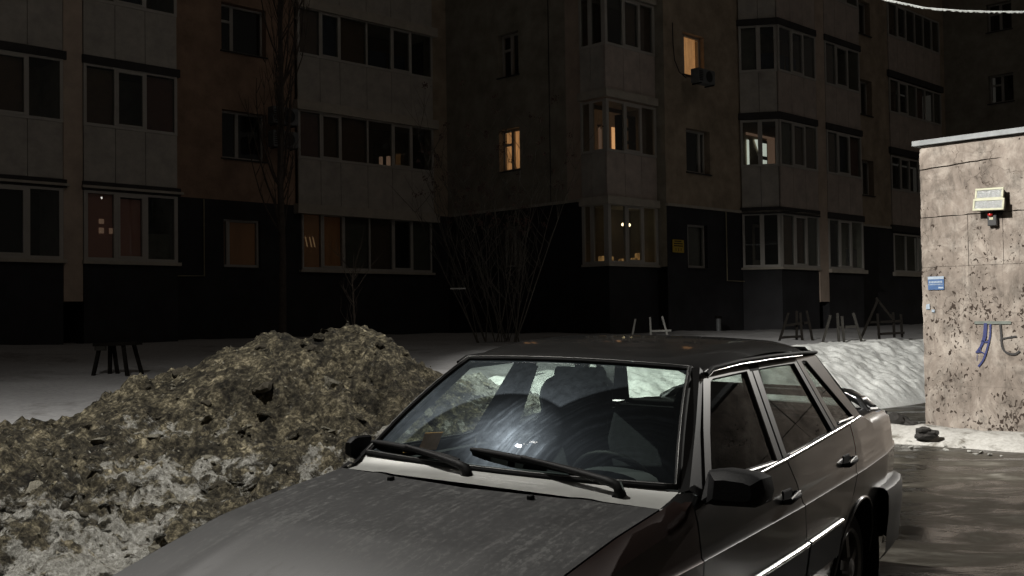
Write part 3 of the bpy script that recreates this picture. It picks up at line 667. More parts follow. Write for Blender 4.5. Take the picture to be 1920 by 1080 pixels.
# ---- bay with chamfered side, loggia beside it, pillar between
fG, LG = FG((27.58, -18.08), (28.28, -17.12)); fY = FA(-17.10)
for k in range(-1, 3):
    L = Glazing('bay_loggia')
    z0, z1, zp = (GW[0], GW[1], None) if k < 0 else (ZB[k] + 1.24, ZB[k] + 2.66, ZB[k])
    cf = [['b','b','g'], ['g','b','b'], ['h','h','d'], ['d','d','d']][k + 1]; cl = [['d','d'], ['d','d'], ['g','h'], ['d','d']][k + 1]
    L.face(fY, 28.28, 30.50, z0, z1, [29.02, 29.74], cf, zp, 'panel_warm', edge=.08, sash=(1,))
    L.face(fG, .04, LG - .04, z0, z1, [LG*.52], cl, zp, 'panel', edge=.07, mull=.13)
    poly = [(27.55,-18.08), (28.25,-17.06), (30.5,-17.06), (30.5,-18.08)]
    def plate(za, zb_): return MB().slab([BL(a, b, za) for a, b in poly], (0, 0, zb_ - za))
    if k < 0:
        L.add('sill', plate(GW[0] - .07, GW[0] - .004), 'slab_light'); L.add('cornice', plate(GW[1] + .02, GW[1] + .08), 'slab_light')
        L.add('plinth', MB().slab([BL(a, b, .6) for a, b in ((27.62,-18.08), (28.32,-17.16), (30.5,-17.16), (30.5,-18.08))], (0, 0, GW[0] - .68)), 'cladding')
        L.add('inner_door', MB(FA(-18.06)).box(28.15, 28.75, .0, .03, 2.6, 4.3), 'panel_warm'); L.add('inner_door_glass', MB(FA(-18.06)).box(28.25, 28.65, .03, .04, 3.2, 4.2), 'room_dark')
    else: L.add('slab', plate(ZB[k] - .20, ZB[k] - .004), 'slab_dark')
    if k == 0:
        fi = FA(-18.08)
        L.add('lit_window', MB(fi).box(27.98, 28.08, 0, .02, 6.02, 6.88), 'lit_white')
        L.add('lit_window', MB(fi).add([(28.38,.02,6.92), (28.62,.02,6.95), (28.62,.02,6.52)], [(0,1,2)]), 'lit_white')
        L.add('lit_window', MB(fi).box(28.82, 29.07, 0, .02, 6.46, 6.86), 'lit_white'); L.add('lit_window', MB(fi).box(28.82, 29.07, 0, .02, 6.14, 6.34), 'lit_white')
        L.add('inner_frame', MB(fi).box(28.72, 29.12, -.01, .012, 6.08, 6.95), 'blind_grey')
        L.add('lit_reveal', MB(fi).box(29.12, 29.55, 0, .02, 6.12, 7.02), 'lit_soft')
        L.add('lintel', MB(fi).box(27.95, 29.55, 0, .03, 7.03, 7.10), 'lit_soft')
    L.build()
    L = Glazing('loggia'); L.face(fY, 31.08, 33.38, z0, z1, [31.78, 32.56], [['d','d','h'], ['b','u','r'], ['b','d','d'], ['d','r','d']][k + 1], zp, 'panel_warm', sash=(1,))
    L.add('side_wall', MB(fY).box(33.32, 33.38, -1.0, -.075, (zp or GW[0]), z1), 'panel')
    if k < 0:
        L.add('plinth', MB(fY).box(31.08, 33.38, -1.0, -.04, .6, GW[0] - .08), 'cladding'); L.add('sill', MB(fY).box(31.05, 33.45, -.05, .10, GW[0] - .12, GW[0] - .004), 'slab_light')
    else: L.add('slab', MB(fY).box(31.05, 33.44, -1.0, .03, ZB[k] - .20, ZB[k] - .004), 'slab_dark')
    L.build()
MB(fY).box(30.515, 31.065, -1.0, -.02, 1.90, 13.4).build('pilaster', M['pilaster'], bld)

# ---- next section on the right
fB3 = FB(42.4)
wb3 = [(-16.38, -15.44, 9.6, 10.7), (-16.38, -15.44, 12.4, 13.5), (-16.38, -15.44, 6.8, 7.9)]
wall('wall', fB3, -18.1, -11.5, .6, TOP, wb3, M['wall_grey'])
for q in wb3: window(fB3, *q, .5, vent=True)
wall('wall', FA(-11.5), 42.4, 60, .6, TOP, [], M['wall_beige'])
mb = MB()
for s0, s1, n0, n1 in ((-2, 21.9, -25.1, -38), (21.95, 42.38, -18.2, -38), (42.42, 60, -11.6, -38)):
    mb.add([BL(s0, n0, TOP), BL(s1, n0, TOP), BL(s1, n1, TOP), BL(s0, n1, TOP)], [(0,1,2,3)])
    mb.add([BL(s0, n1, .6), BL(s1, n1, .6), BL(s1, n1, TOP), BL(s0, n1, TOP)], [(0,1,2,3)])
mb.add([BL(-2, -25.07, .6), BL(-2, -38, .6), BL(-2, -38, TOP), BL(-2, -25.07, TOP)], [(0,1,2,3)])
mb.build('roof', M['roof'], bld)

# ---- air conditioners, sign, cables on the facade
def aircon(s, n, z, w, h, label):
    t = thing('air_conditioner', label, 'air conditioner', tuple(W(s, n, z)), AYAW, 'air conditioners on the facade')
    MB().box(0, w, -.30, -.02, 0, h).build('casing', M['metal_grey'], t, bevel=.012)
    rows = [[(w*.62 + math.cos(a)*r, -.312, h/2 + math.sin(a)*r) for a in frange(0, 2*math.pi, .4)] for r in (.0, h*.40)]
    MB().grid(rows).build('fan_grille', M['black_metal'], t)
    mb = MB()
    for i in range(6): mb.box(.03, w*.25, -.308, -.300, .05 + i*(h-.1)/6, .05 + i*(h-.1)/6 + .03)
    mb.build('louvre', M['black_metal'], t)
    for q in (.1, w - .1): MB().box(q - .015, q + .015, -.32, 0, -.04, -.005).build('bracket', M['black_metal'], t)
    return t
aircon(15.30, -24.76, 6.80, .78, .46, 'upper of two outdoor air conditioners behind the poplar')
aircon(15.30, -24.76, 6.18, .78, .44, 'lower of two outdoor air conditioners behind the poplar')
aircon(24.72, -17.79, 8.10, .80, .40, 'outdoor air conditioner under the lit orange window')
t = MB().tube([W(24.30,-18.06,9.8), W(24.30,-18.05,9.2), W(24.34,-18.04,8.75), W(24.50,-18.0,8.42), W(24.76,-17.95,8.28)], .014, 5).build('hanging_cord', M['black_metal'])
tag(t, 'black cord hanging down the wall beside the lit orange window', 'cord')
sg = thing('notice_sign', 'small yellow notice plate on the black ground floor wall', 'sign', tuple(W(24.36, -18.06, 3.30)), AYAW)
M['sign_yellow'] = mat('sign_yellow', (.55,.38,.05), .6, 0, .1, 20); M['sign_ink'] = mat('sign_ink', (.02,.018,.012), .8, 0, 0)
MB().box(-.26, .26, -.02, 0, 0, .36).build('plate', M['sign_yellow'], sg)
mb = MB()
for x0, x1, z in ((-.18,.14,.30), (-.21,.20,.235), (-.21,.21,.17)): mb.box(x0, x1, -.024, -.021, z, z + .03)
for x in (-.13, -.01, .11): mb.box(x, x + .022, -.024, -.021, .035, .125)
mb.build('lettering', M['sign_ink'], sg)
cb = MB(); CPT = [(3.2,12.0,5.52),(3.75,12.0,5.28),(4.16,12,5.12),(4.31,12,5.069),(4.731,12,4.971),(5.123,12,4.935),(5.486,12,4.918),(5.848,12,4.913),(6.6,12,4.96),(7.6,12,5.1),(9.5,12,5.5)]
cb.tube(CPT, .009, 6); M['cable_ice'] = mat('icy_cable', (.45,.47,.46), .4, 0, .3, 20)
for i in range(46):
    x = random.uniform(4.2, 6.0); z = [b[2] + (c[2]-b[2])*(x-b[0])/(c[0]-b[0]) for b, c in zip(CPT, CPT[1:]) if b[0] <= x <= c[0]][0]
    L = random.uniform(.01,.05); cb.tube([(x - L, 12, z - .004), (x, 12, z - .014), (x + L, 12, z - .004)], [.003, .007, .003], 5)
tag(cb.build('overhead_cable', M['cable_ice'], None, 'all'), 'white icy overhead cable crossing the top right corner', 'cable')

# ================================================================== PLASTERED BOOTH (right)
# local x runs along the wall to the right, y into the wall, z up
BR = math.atan2(dB.y, dB.x)
booth = thing('utility_booth', 'chipped pinkish plastered block booth with thin metal roof edge', 'booth', tuple(W(13.0, -5.9, 0)), BR)
rows = [(0,.62,[0,.40,1.02,1.60,2.2,2.9,3.6,4.2,5.0,6.0]), (.62,1.40,[0,.585,.985,1.55,2.2,2.9,3.5,4.2,5.1,6.0]), (1.40,2.08,[0,.585,.985,1.60,2.2,2.8,3.5,4.2,5.1,6.0]),
        (2.08,2.70,[0,.59,1.0,1.6,2.2,2.9,3.5,4.2,5.1,6.0]), (2.70,3.30,[0,2.1,4.2,6.0]), (3.30,3.60,[0,2.1,4.2,6.0])]
for ri, (z0, z1, xs) in enumerate(rows):
    g = .008 if ri >= 4 else (.003 if ri == 3 else .0006)
    for x0, x1 in zip(xs, xs[1:]):
        nx = max(6, int((x1 - x0)/.045)); nz = max(5, int((z1 - z0)/.045)); rr = []
        for j in range(nz + 1):
            r_ = []
            for i in range(nx + 1):
                x = x0 + (x1 - x0)*i/nx; z = z0 + (z1 - z0)*j/nz
                wob = (.014 if ri >= 4 else .002)
                bz = (.055*x if (ri == 4 and j == nz) or (ri == 5 and j == 0) else 0)   # the top course joint climbs
                if i == 0: x += g + (.014*noise.noise(Vector((0, z*6, 1))) - .006 if x0 == 0 else .3*wob*noise.noise(Vector((x0*9, z*9, 2))))
                if i == nx: x -= g - .3*wob*noise.noise(Vector((x1*9, z*9, 2)))
                if j == 0: z += g + wob*.8*noise.noise(Vector((x*9, z0*7, 3))) + bz
                elif j == nz: z -= g - wob*.8*noise.noise(Vector((x*9, z1*7, 3))) - bz
                y = .006*noise.noise(Vector((x*3, z*3, 4))) + .004*noise.noise(Vector((x*14, z*14, 8)))
                if i in (0, nx) and x0 == 0 and i == 0: y += .02
                r_.append((x, y, z))
            rr.append(r_)
        mb = MB(); mb.grid(rr)
        bot = [(p[0], .12, p[2]) for p in rr[0]]; topr = [(p[0], .12, p[2]) for p in rr[-1]]
        mb.grid([bot, rr[0]]); mb.grid([rr[-1], topr]); mb.grid([[(r_[0][0], .12, r_[0][2]) for r_ in rr], [r_[0] for r_ in rr]]); mb.grid([[r_[-1] for r_ in rr], [(r_[-1][0], .12, r_[-1][2]) for r_ in rr]])
        mb.build('wall_block', M['plaster'], booth, True, weld=True)
MB().box(.03, 6.0, .05, 3.2, -.05, 3.6).build('core_wall', M['joint'], booth)
MB().box(-.002, .03, .06, 3.2, -.05, 3.6).build('end_wall', M['plaster'], booth)
MB().box(-.05, 6.1, -.07, 3.3, 3.602, 3.622).box(-.05, 6.1, -.074, -.062, 3.602, 3.664).box(-.054, -.042, -.06, 3.3, 3.602, 3.664).box(-.05, 6.1, -.06, 3.3, 3.645, 3.657).build('roof_edge', M['metal_grey'], booth)

def ribbon(pts, w, y=-.018):
    vs = []; fs = []
    for i, (x, z) in enumerate(pts):
        a = pts[max(i-1, 0)]; b = pts[min(i+1, len(pts)-1)]; dx, dz = b[0]-a[0], b[1]-a[1]; L = math.hypot(dx, dz) or 1
        ww = (w[i] if isinstance(w, (list, tuple)) else w)/2
        vs += [(x - dz/L*ww, y, z + dx/L*ww), (x + dz/L*ww, y, z - dx/L*ww)]
    for i in range(len(pts) - 1): fs.append((2*i, 2*i+1, 2*i+3, 2*i+2))
    return vs, fs
def P2(px, py): return (.578 + (px - 1818)*.00628 + (py - 640)*-.0001, 1.389 - (py - 605)*.0064 + (px - 1850)*.0001)
def smooth_pts(ps, k=5):
    out = []
    for i in range(len(ps) - 1):
        p0 = ps[max(i-1,0)]; p1 = ps[i]; p2 = ps[i+1]; p3 = ps[min(i+2,len(ps)-1)]
        for j in range(k):
            t = j/k; out.append(tuple(.5*((2*b) + (c-a)*t + (2*a-5*b+4*c-d)*t*t + (-a+3*b-3*c+d)*t**3) for a, b, c, d in zip(p0, p1, p2, p3)))
    return out + [ps[-1]]
M['spray_blue'] = mat('spray_paint_blue', (.012,.02,.10), .6, 0, .25, 30); M['spray_black'] = mat('spray_paint_black', (.016,.014,.014), .6, 0, .2, 30); M['spray_teal'] = mat('spray_paint_teal', (.115,.13,.115), .7, 0, .25, 20)
mb = MB()
for ps, w in (([(1849,606),(1847,630),(1842.6,642.6),(1838,652),(1830,661)], [.040,.042,.034,.026,.016]*6), ([(1858,608),(1857,630),(1852,651),(1844.6,673),(1834.5,687)], .022), ([(1841,638),(1848,641),(1853,640)], .016), ([(1832,661),(1839,659),(1848,664)], .014), ([(1840,650),(1838,661)], .01), ([(1833,664),(1832,676)], .006)):
    q = smooth_pts([P2(*p) for p in ps]); mb.add(*ribbon(q, w if not isinstance(w, list) else [itp([(i/(len(w[:5])-1), v) for i, v in enumerate(w[:5])], k/(len(q)-1)) for k in range(len(q))]))
mb.build('graffiti', M['spray_blue'], booth)
mb = MB(); mb.add(*ribbon(smooth_pts([P2(*p) for p in [(1876,608),(1878,630),(1879,648),(1886,660),(1901,664),(1911,658)]]), .024, -.020)); mb.add(*ribbon(smooth_pts([P2(*p) for p in [(1880,635),(1893,633),(1906,631)]]), .018, -.0195))
mb.build('graffiti', M['spray_black'], booth)
mb = MB(); mb.add(*ribbon([P2(1828,604.5), P2(1896,606)], .034, -.0165)); mb.build('graffiti', M['spray_teal'], booth)

# floodlight pair on the booth
fl = thing('floodlight', 'unlit pair of cream framed floodlights on the booth wall', 'floodlight', tuple(W(13.0, -5.9 + .905, 2.62)), BR)
M['cream'] = mat('cream_frame', (.33,.33,.23), .5, 0, .1, 12); M['lens_grey'] = mat('floodlight_lens', (.17,.18,.18), .2, 0, .3, 60, .4, 200)
for w, zc, tilt, yy in ((.182, .165, .04, -.16), (.165, .293, .03, -.13)):
    rot = Matrix.Rotation(tilt, 3, 'Y') @ Matrix.Rotation(-.18, 3, 'X')
    fxn = lambda a, b, c, rot=rot, zc=zc, yy=yy: tuple(rot @ Vector((a, b, c)) + Vector((0, yy, zc)))
    hs = MB(fxn).box(-w + .015, w - .015, .012, .10, -.06, .06).build('lamp_housing', M['black_metal'], fl, bevel=.015)
    b_ = MB(fxn); b_.box(-w, w, -.012, .012, -.072, -.046); b_.box(-w, w, -.012, .012, .046, .072); b_.box(-w, -w + .024, -.012, .012, -.046, .046); b_.box(w - .024, w, -.012, .012, -.046, .046)
    b_.build('front_frame', M['cream'], hs, bevel=.004); MB(fxn).box(-w + .02, w - .02, -.004, .010, -.05, .05).build('lens', M['lens_grey'], hs)
MB().box(-.055, .05, -.07, 0, -.08, .075).box(-.01, .01, -.12, -.02, .06, .12).build('bracket_box', M['black_metal'], fl, bevel=.006)
bm = MB(); bm.grid([[(-.012 + .03*math.sin(a)*math.cos(p), -.085 + .03*math.sin(a)*math.sin(p), .055 + .03*math.cos(a)) for p in frange(0, 2*math.pi, .5)] for a in frange(0, math.pi, .4)]); bm.build('sensor', M['lens_red'], fl, 'all')
MB().box(-.03, .015, -.076, -.07, -.01, .02).build('label_plate', M['cream'], fl)
MB().tube([(.05,-.03,.03), (.09,-.03,.04), (.10,-.02,.07)], .008, 5).build('cable_stub', M['black_metal'], fl)

bp = thing('address_plate', 'small blue and white plate on the booth wall', 'sign', tuple(W(13.0, -5.9 + .187, 1.80)), BR)
M['plate_blue'] = mat('plate_blue', (.035,.085,.20), .45, 0, .15, 20); M['plate_white'] = mat('plate_white', (.26,.31,.37), .5, 0, .15, 20)
MB().box(-.10, .10, -.018, -.012, 0, .165).build('plate', M['plate_blue'], bp)
MB().box(-.10, .10, -.0205, -.0185, .13, .164).build('header_stripe', M['plate_white'], bp); mb = MB()
for i in range(9): mb.box(-.085 + i*.019, -.085 + i*.019 + .013, -.0205, -.0185, .082, .108)
for i in range(11): mb.box(-.09 + i*.0165, -.09 + i*.0165 + .009, -.0205, -.0185, .058, .072)
mb.build('lettering', M['plate_white'], bp); MB().box(.03, .09, -.0205, -.0185, .014, .034).build('corner_mark', M['plate_white'], bp)
pp = MB(lambda a, b, c: tuple(W(13.0, -5.9, 0) + dB*a + dA*b + Vector((0,0,c))))
pp.add([(.05,-.014,1.56),(.10,-.015,1.56),(.10,-.016,1.63),(.055,-.014,1.62)], [(0,1,2,3)]); pp.add([(.12,-.014,1.53),(.16,-.02,1.52),(.165,-.018,1.55),(.13,-.015,1.56)], [(0,1,2,3)])
tag(pp.build('paper_scrap', M['plate_white'], thick=.001), 'torn white paper scraps under the blue plate', 'paper')

# dark stones and lumps at the booth foot
STN = blob_mesh('dark_stone', M['dark_stone'], 21, .75, 3, .5); STN2 = blob_mesh('dark_stone', M['dark_stone'], 33, .6, 3, .5)
def stone(me, pos, sc, label):
    o = bpy.data.objects.new('dark_stone', me); COL.objects.link(o); o.location = pos; o.scale = sc; o.rotation_euler = (.1, .2, rc.uniform(0, 6)); tag(o, label, 'stone', 'dark stones by the booth')
stone(STN, W(12.72, -6.12, .11), (.22,.20,.22), 'largest black stone at the corner of the booth')
stone(STN2, W(12.35, -6.45, .07), (.22,.17,.15), 'black stone left of the largest one at the booth corner')
stone(STN, W(12.0, -5.45, .14), (.15,.10,.09), 'black lump lying in the snow ridge below the booth')
LUMP = [blob_mesh('snow_lump', M['chunk_snow'], i + 50, .6, 2, .4) for i in range(4)]
lg = thing('snow_lumps', 'loose white snow lumps scattered along the booth foot', 'snow lumps', tuple(W(12.0, -6.0, 0)))
for _ in range(34):
    s = rc.uniform(11.5, 12.5); n = rc.uniform(-6.9, -4.4); sz = rc.choice((.015,.02,.025,.03,.045))
    put_chunk(lg, LUMP, W(s, n, sz*.3 + (.05*sstep(11.8, 12.5, s) if n > -6.2 else 0)) - W(12.0, -6.0, 0), sz, 'snow_lump')

# ================================================================== CAR
# car frame: u to the rear from the front axle, v to the car's left, z up
car = bpy.data.objects.new('parked_car', None); COL.objects.link(car)
CM = ((0.55047, 0.83465, 0.01856), (0.83481, -0.55007, -0.02271), (0.00875, -0.028, 0.99957)); C0 = (-0.3588, 3.5646, 0.0077)
car.matrix_world = Matrix(((CM[0][0], -CM[0][1], CM[0][2], C0[0]), (CM[1][0], -CM[1][1], CM[1][2], C0[1]), (CM[2][0], -CM[2][1], CM[2][2], C0[2]), (0,0,0,1)))
tag(car, 'dusty dark grey four-door saloon with rear spoiler parked beside the snow pile', 'car')
CF = lambda u, v, z: (u, -v, z)
def CB(sg=1): return MB((lambda u, v, z: (u, -v*sg, z)))
WT = [(-.78,.50),(-.74,.60),(-.70,.655),(-.6,.715),(-.4,.762),(0,.785),(.5,.80),(1.5,.812),(2.5,.80),(3.0,.775),(3.3,.74),(3.45,.70),(3.52,.64)]
def zc_(u): return .722 + .022*(u - .59)
def offz(dz):
    return itp([(-.6,-.075),(-.36,-.03),(-.16,-.004),(0,.004)], dz) if dz <= 0 else itp([(0,.004),(.010,-.005),(.12,-.018),(.20,-.040),(.27,-.068)], dz)
def sv(u, z): return itp(WT, u) + offz(z - zc_(u))
def belt(u): return .918 + .052*(u - 1.17)
AR = .345
def hood_rear(v): return .352 + .07*(abs(v)/.7)**2 - .012*v
def zlow(u):
    z = .215
    for uc in (0.0, 2.46):
        if abs(u - uc) < AR: z = max(z, .285 + math.sqrt(AR*AR - (u-uc)**2))
    return z
def hz(u): return itp([(-.78,.60),(-.72,.665),(-.66,.700),(-.58,.722),(-.45,.758),(-.2,.822),(.1,.870),(.42,.905),(.56,.925)], u)
LOW = (0,.18,.36,.54,.72,.88,1.0); UPP = (0,.25,.5,.75,1.0)
def side_panel(u0f, u1f, ztop, nu, sg, extra=None):
    cols = []
    for i in range(nu + 1):
        q = i/nu; col = []
        um = u0f(.5) + (u1f(.5) - u0f(.5))*q
        for part, ts in ((0, LOW), (1, UPP)):
            for t_ in ts:
                u = um
                for _ in range(3):
                    zl, zc, zt = zlow(u), zc_(u), ztop(u)
                    if part == 0: z = zl + (max(zl, min(zc, zt)) - zl)*t_
                    else: z = max(zl, min(zc, zt)) + .010 + (max(zt, zl + .02) - max(zl, min(zc, zt)) - .010)*t_
                    u = u0f(z) + (u1f(z) - u0f(z))*q
                col.append((u, sv(u, z), z))
        if extra: col += extra(col[-1][0], col[-1][2], col[-1][1])
        cols.append(col)
    mb = CB(sg); mb.grid([[cols[i][j] for i in range(nu + 1)] for j in range(len(cols[0]))]); return mb
g1 = lambda z: itp([(.2,1.60),(.57,1.60),(.75,1.55),(.92,1.452)], z)
g2 = lambda z: itp([(.2,2.05),(.45,2.09),(.55,2.16),(.65,2.28),(.8,2.375),(.98,2.41)], z)
def fend_extra(u, z, v):
    h = hz(u); k = sstep(.56, .40, u)
    return [(u, v - .012, h - .035*k - .004), (u, max(.715, v - .045) if u > -.6 else v - .02, h - .010), (u, min(.708, v - .03), h - .002)]
def deckz(u): return itp([(2.2,.968),(2.72,.984),(3.1,.985),(3.47,.966),(3.52,.93)], u)
def quarter_extra(u, z, v):
    if u < 2.70: return [(u, v - .004, z + .006), (u, v - .006, z + .009), (u, v - .008, z + .010)]
    h = deckz(u); return [(u, v - .025, h - .012), (u, v - .06, h - .001), (u, min(.628, v - .09), h + .002)]
for sg in (1, -1):
    side_panel(lambda z: -.735, lambda z: .535, lambda u: hz(u) - .05, 40, sg, fend_extra).build('front_fender', M['paint_red' if sg > 0 else 'paint'], car, True, weld=True)
    d = side_panel(lambda z: .545, lambda z: g1(z) - .005, belt, 18, sg).build('front_door', M['paint'], car, True)
    e = side_panel(lambda z: g1(z) + .005, lambda z: g2(z) - .005, belt, 20, sg).build('rear_door', M['paint'], car, True)
    side_panel(lambda z: g2(z) + .005, lambda z: 3.52, lambda u: itp([(2.2,.972),(2.41,.982),(2.70,.992),(2.80,.955),(3.1,.945),(3.47,.926),(3.52,.89)], u), 46, sg, quarter_extra).build('rear_quarter_panel', M['paint'], car, True, weld=True)
    # upper door frames and glass on the leaning side plane
    vg = lambda z: .757 - (z - .93)*.50
    def S(pts, dv=0.0): return [(u, vg(z) + dv, z) for u, z in pts]
    def frame_ring(outer, inner, name, parent, m='frame_dark', th=.03):
        mb = CB(sg); o = S(outer); i = S(inner); mb.ring(o, i); oi = S(outer, -th); ii = S(inner, -th)
        n = len(o); mb.ring(oi, ii)
        mb.add(o + oi, [(k, (k+1)%n, n+(k+1)%n, n+k) for k in range(n)]); mb.add(i + ii, [(k, (k+1)%n, n+(k+1)%n, n+k) for k in range(n)])
        return mb.build(name, M[m], parent, weld=True, bevel=.004, seg=1)
    fo = [(.625,.895),(.86,1.12),(1.075,1.308),(1.13,1.318),(1.575,1.320),(1.452,.925)]; fi = [(.735,.945),(.90,1.098),(1.105,1.268),(1.14,1.277),(1.505,1.284),(1.392,.935)]
    rd = [(1.462,.925),(1.585,1.320),(1.8,1.320),(2.150,1.316),(2.235,.968)]; ri_ = [(1.520,.940),(1.640,1.286),(1.82,1.288),(2.110,1.286),(2.190,.962)]
    qo = [(2.242,.968),(2.158,1.316),(2.30,1.322),(2.455,1.326),(2.715,.990)]; qi = [(2.300,.990),(2.225,1.288),(2.25,1.290),(2.285,1.288),(2.590,.995)]
    for (o_, i_, par) in ((fo, fi, d), (rd, ri_, e)):
        frame_ring(o_, i_, 'window_frame', par)
        cen = (sum(p[0] for p in i_)/len(i_), sum(p[1] for p in i_)/len(i_))
        mid = [(i_[k][0]*.95 + cen[0]*.05, i_[k][1]*.955 + cen[1]*.045) for k in range(len(i_))]
        mb = CB(sg); mb.ring(S(i_, -.006), S(mid, -.010)); mb.build('window_rubber', M['rubber'], par)
        CB(sg).poly(S(i_, -.013)).build('side_window', M['side_glass' if par is d else 'rear_side_glass'], par)
    frame_ring(qo, qi, 'c_pillar', car, 'paint')
    CB(sg).poly(S(qi, -.012)).build('quarter_window', M['rear_side_glass'], car)
    cen = (2.37, 1.12); mid = [(p[0]*.93 + cen[0]*.07, p[1]*.93 + cen[1]*.07) for p in qi]
    CB(sg).ring(S(qi, -.004), S(mid, -.008)).build('window_rubber', M['rubber'], car)
    # bright belt strips, stepping with the doors
    def strip(u0, u1, dz, w, out, nm, par, m='satin_trim'):
        mb = CB(sg); us = frange(u0, u1, .12)
        mb.grid([[(u, sv(u, belt(u)) + out - .012 + .012*math.sin(q), belt(u) + dz + w*.5 + w*.5*math.cos(q)) for u in us] for q in (0, .4, .8, 1.2, 1.57, 2.2, 3.0)])
        mb.build(nm, M[m], par, 'all')
    strip(.70, 1.455, .001, .018, .006, 'belt_strip', d); strip(1.465, 2.40, .001, .018, .006, 'belt_strip', e); strip(2.415, 2.62, .001, .018, .006, 'belt_strip', car)
    for (a, b, par) in (((.80,.9475), (1.375,.939), d), ((1.54,.947), (2.175,.972), e), ((2.315,1.002), (2.56,1.004), car)):
        mb = CB(sg); mb.tube([(a[0], vg(a[1]) + .004, a[1]), (b[0], vg(b[1]) + .004, b[1])], .005, 5); mb.build('window_strip', M['satin_trim'], par)
    # lower side moulding with bright top edge
    for u0, u1, par in ((.36, .53, car), (.56, 1.59, d), (1.615, 2.095, e)):
        mb = CB(sg); us = frange(u0, u1, .1); zt = lambda u: .566 + .021*(u - 1.07)
        mb.grid([[(u, sv(u, zt(u)) , zt(u) + .004) for u in us], [(u, sv(u, zt(u)) + .014, zt(u) - .004) for u in us], [(u, sv(u, .5) + .018, zt(u) - .06) for u in us], [(u, sv(u, .42) + .014, zt(u) - .16) for u in us], [(u, sv(u, .40), zt(u) - .175) for u in us]])
        mb.build('side_moulding', M['plastic'], par, True)
        mb = CB(sg); mb.grid([[(u, sv(u, zt(u)) + .006 + .013*math.sin(q), zt(u) - .002 + .011*math.cos(q)) for u in us] for q in (0, .4, .8, 1.2, 1.57, 2.2, 3.0)]); mb.build('moulding_strip', M['satin_trim'], par, 'all')
    # handles
    for uh, zh, par in ((1.385, .805, d), (2.225, .838, e)):
        v0 = sv(uh, zh)
        CB(sg).box(uh - .06, uh + .045, v0 - .012, v0 + .002, zh - .030, zh + .030).build('handle_recess', M['rubber'], par, bevel=.008)
        mb = CB(sg); mb.tube([(uh - .075, v0 + .004, zh - .012), (uh - .05, v0 + .026, zh - .010), (uh + .05, v0 + .028, zh + .002), (uh + .085, v0 + .006, zh + .004)], [.010,.013,.013,.009], 8); hd = mb.build('door_handle', M['plastic'], par, 'all')
        mb = CB(sg); mb.tube([(uh - .05, v0 + .030, zh + .001), (uh + .07, v0 + .026, zh + .014)], .004, 5); mb.build('handle_trim', M['satin_trim'], hd)
    # sill and inner shell
    CB(sg).box(.36, 2.10, .60, .735, .17, .225).build('sill', M['plastic'], car, bevel=.01)
    CB(sg).box(.57, 2.38, .66, .70, .25, .90).build('door_trim', M['trim_in'], car)
    # mirror
    mb = CB(sg); ms = 1.0 if sg > 0 else .22; pr = [(.00,-.055),(.03,-.06),(.17,-.052),(.195,-.04),(.205,.0),(.195,.045),(.16,.058),(.06,.063),(.01,.055)]; pr = [(a*ms, b*(1 if sg > 0 else .8)) for a, b in pr]
    vb = .792 if sg > 0 else .752; ring0 = [(.585, vb + a, .962 + b) for a, b in pr]; ring1 = [(.57, vb + .008*ms + a*.93, .962 + b*.92) for a, b in pr]; ring2 = [(.67, vb + a, .960 + b*.96) for a, b in pr]; ring3 = [(.545, vb + .038*ms + a*.66, .962 + b*.55) for a, b in pr]
    mb.grid([ring3, ring1, ring0, ring2], True); mb.poly(ring3); mr = mb.build('door_mirror', M['plastic'], car, True, weld=True)
    CB(sg).poly([(.672, vb + .008*ms + a*.94, .960 + b*.88) for a, b in pr]).build('mirror_glass', M['mirror_glass'], mr)
    if sg > 0:
      mb = CB(sg); mb.add([(.60,.762,.905),(.74,.772,.905),(.735,.752,1.0),(.69,.752,.995),(.60,.80,.93),(.70,.81,.93),(.70,.81,.985),(.63,.80,.985)], [(0,1,5,4),(1,2,6,5),(2,3,7,6),(3,0,4,7),(4,5,6,7),(0,1,2,3)]); mb.build('mirror_arm', M['plastic'], mr, bevel=.006)
    # wheels
    for uc in (0.0, 2.46):
        wv = .735; tw = .165
        mb = CB(sg); prof = [(.19,-.5),(.245,-.5),(.272,-.40),(.283,-.25),(.284,.25),(.275,.40),(.248,.5),(.19,.5)]
        mb.grid([[(uc + r*math.cos(a), wv - tw/2 + tw*y, .284 + r*math.sin(a)) for a in frange(0, 2*math.pi, .2)] for r, y in prof]); wh = mb.build('wheel', M['tyre'], car, 'all'); wh.name = 'wheel'
        rim = CB(sg); yv = wv - tw/2 + tw*.5
        rim.grid([[(uc + r*math.cos(a), yv + y, .284 + r*math.sin(a)) for a in frange(0, 2*math.pi, .2)] for r, y in ((.192,.0),(.185,.008),(.172,-.004),(.165,-.05))]); rim.build('rim', M['rim'], wh, True)
        sp = CB(sg)
        for k in range(5):
            a = k*2*math.pi/5 + .3
            def pt(r, da, y): return (uc + r*math.cos(a + da), yv + y, .284 + r*math.sin(a + da))
            sp.add([pt(.04,-.6,.0), pt(.04,.6,.0), pt(.172,.13,-.012), pt(.172,-.13,-.012), pt(.04,-.6,-.03), pt(.04,.6,-.03), pt(.172,.13,-.04), pt(.172,-.13,-.04)], [(0,1,2,3),(0,3,7,4),(1,5,6,2),(2,6,7,3)])
        sp.grid([[(uc + r*math.cos(a), yv + y, .284 + r*math.sin(a)) for a in frange(0, 2*math.pi, .4)] for r, y in ((.055,-.02),(.05,.012),(.02,.018),(0,.018))]); sp.build('spokes', M['rim'], wh)
        CB(sg).grid([[(uc + r*math.cos(a), yv - .055, .284 + r*math.sin(a)) for a in frange(0, 2*math.pi, .3)] for r in (0, .19)]).build('brake_disc', M['black_metal'], wh)
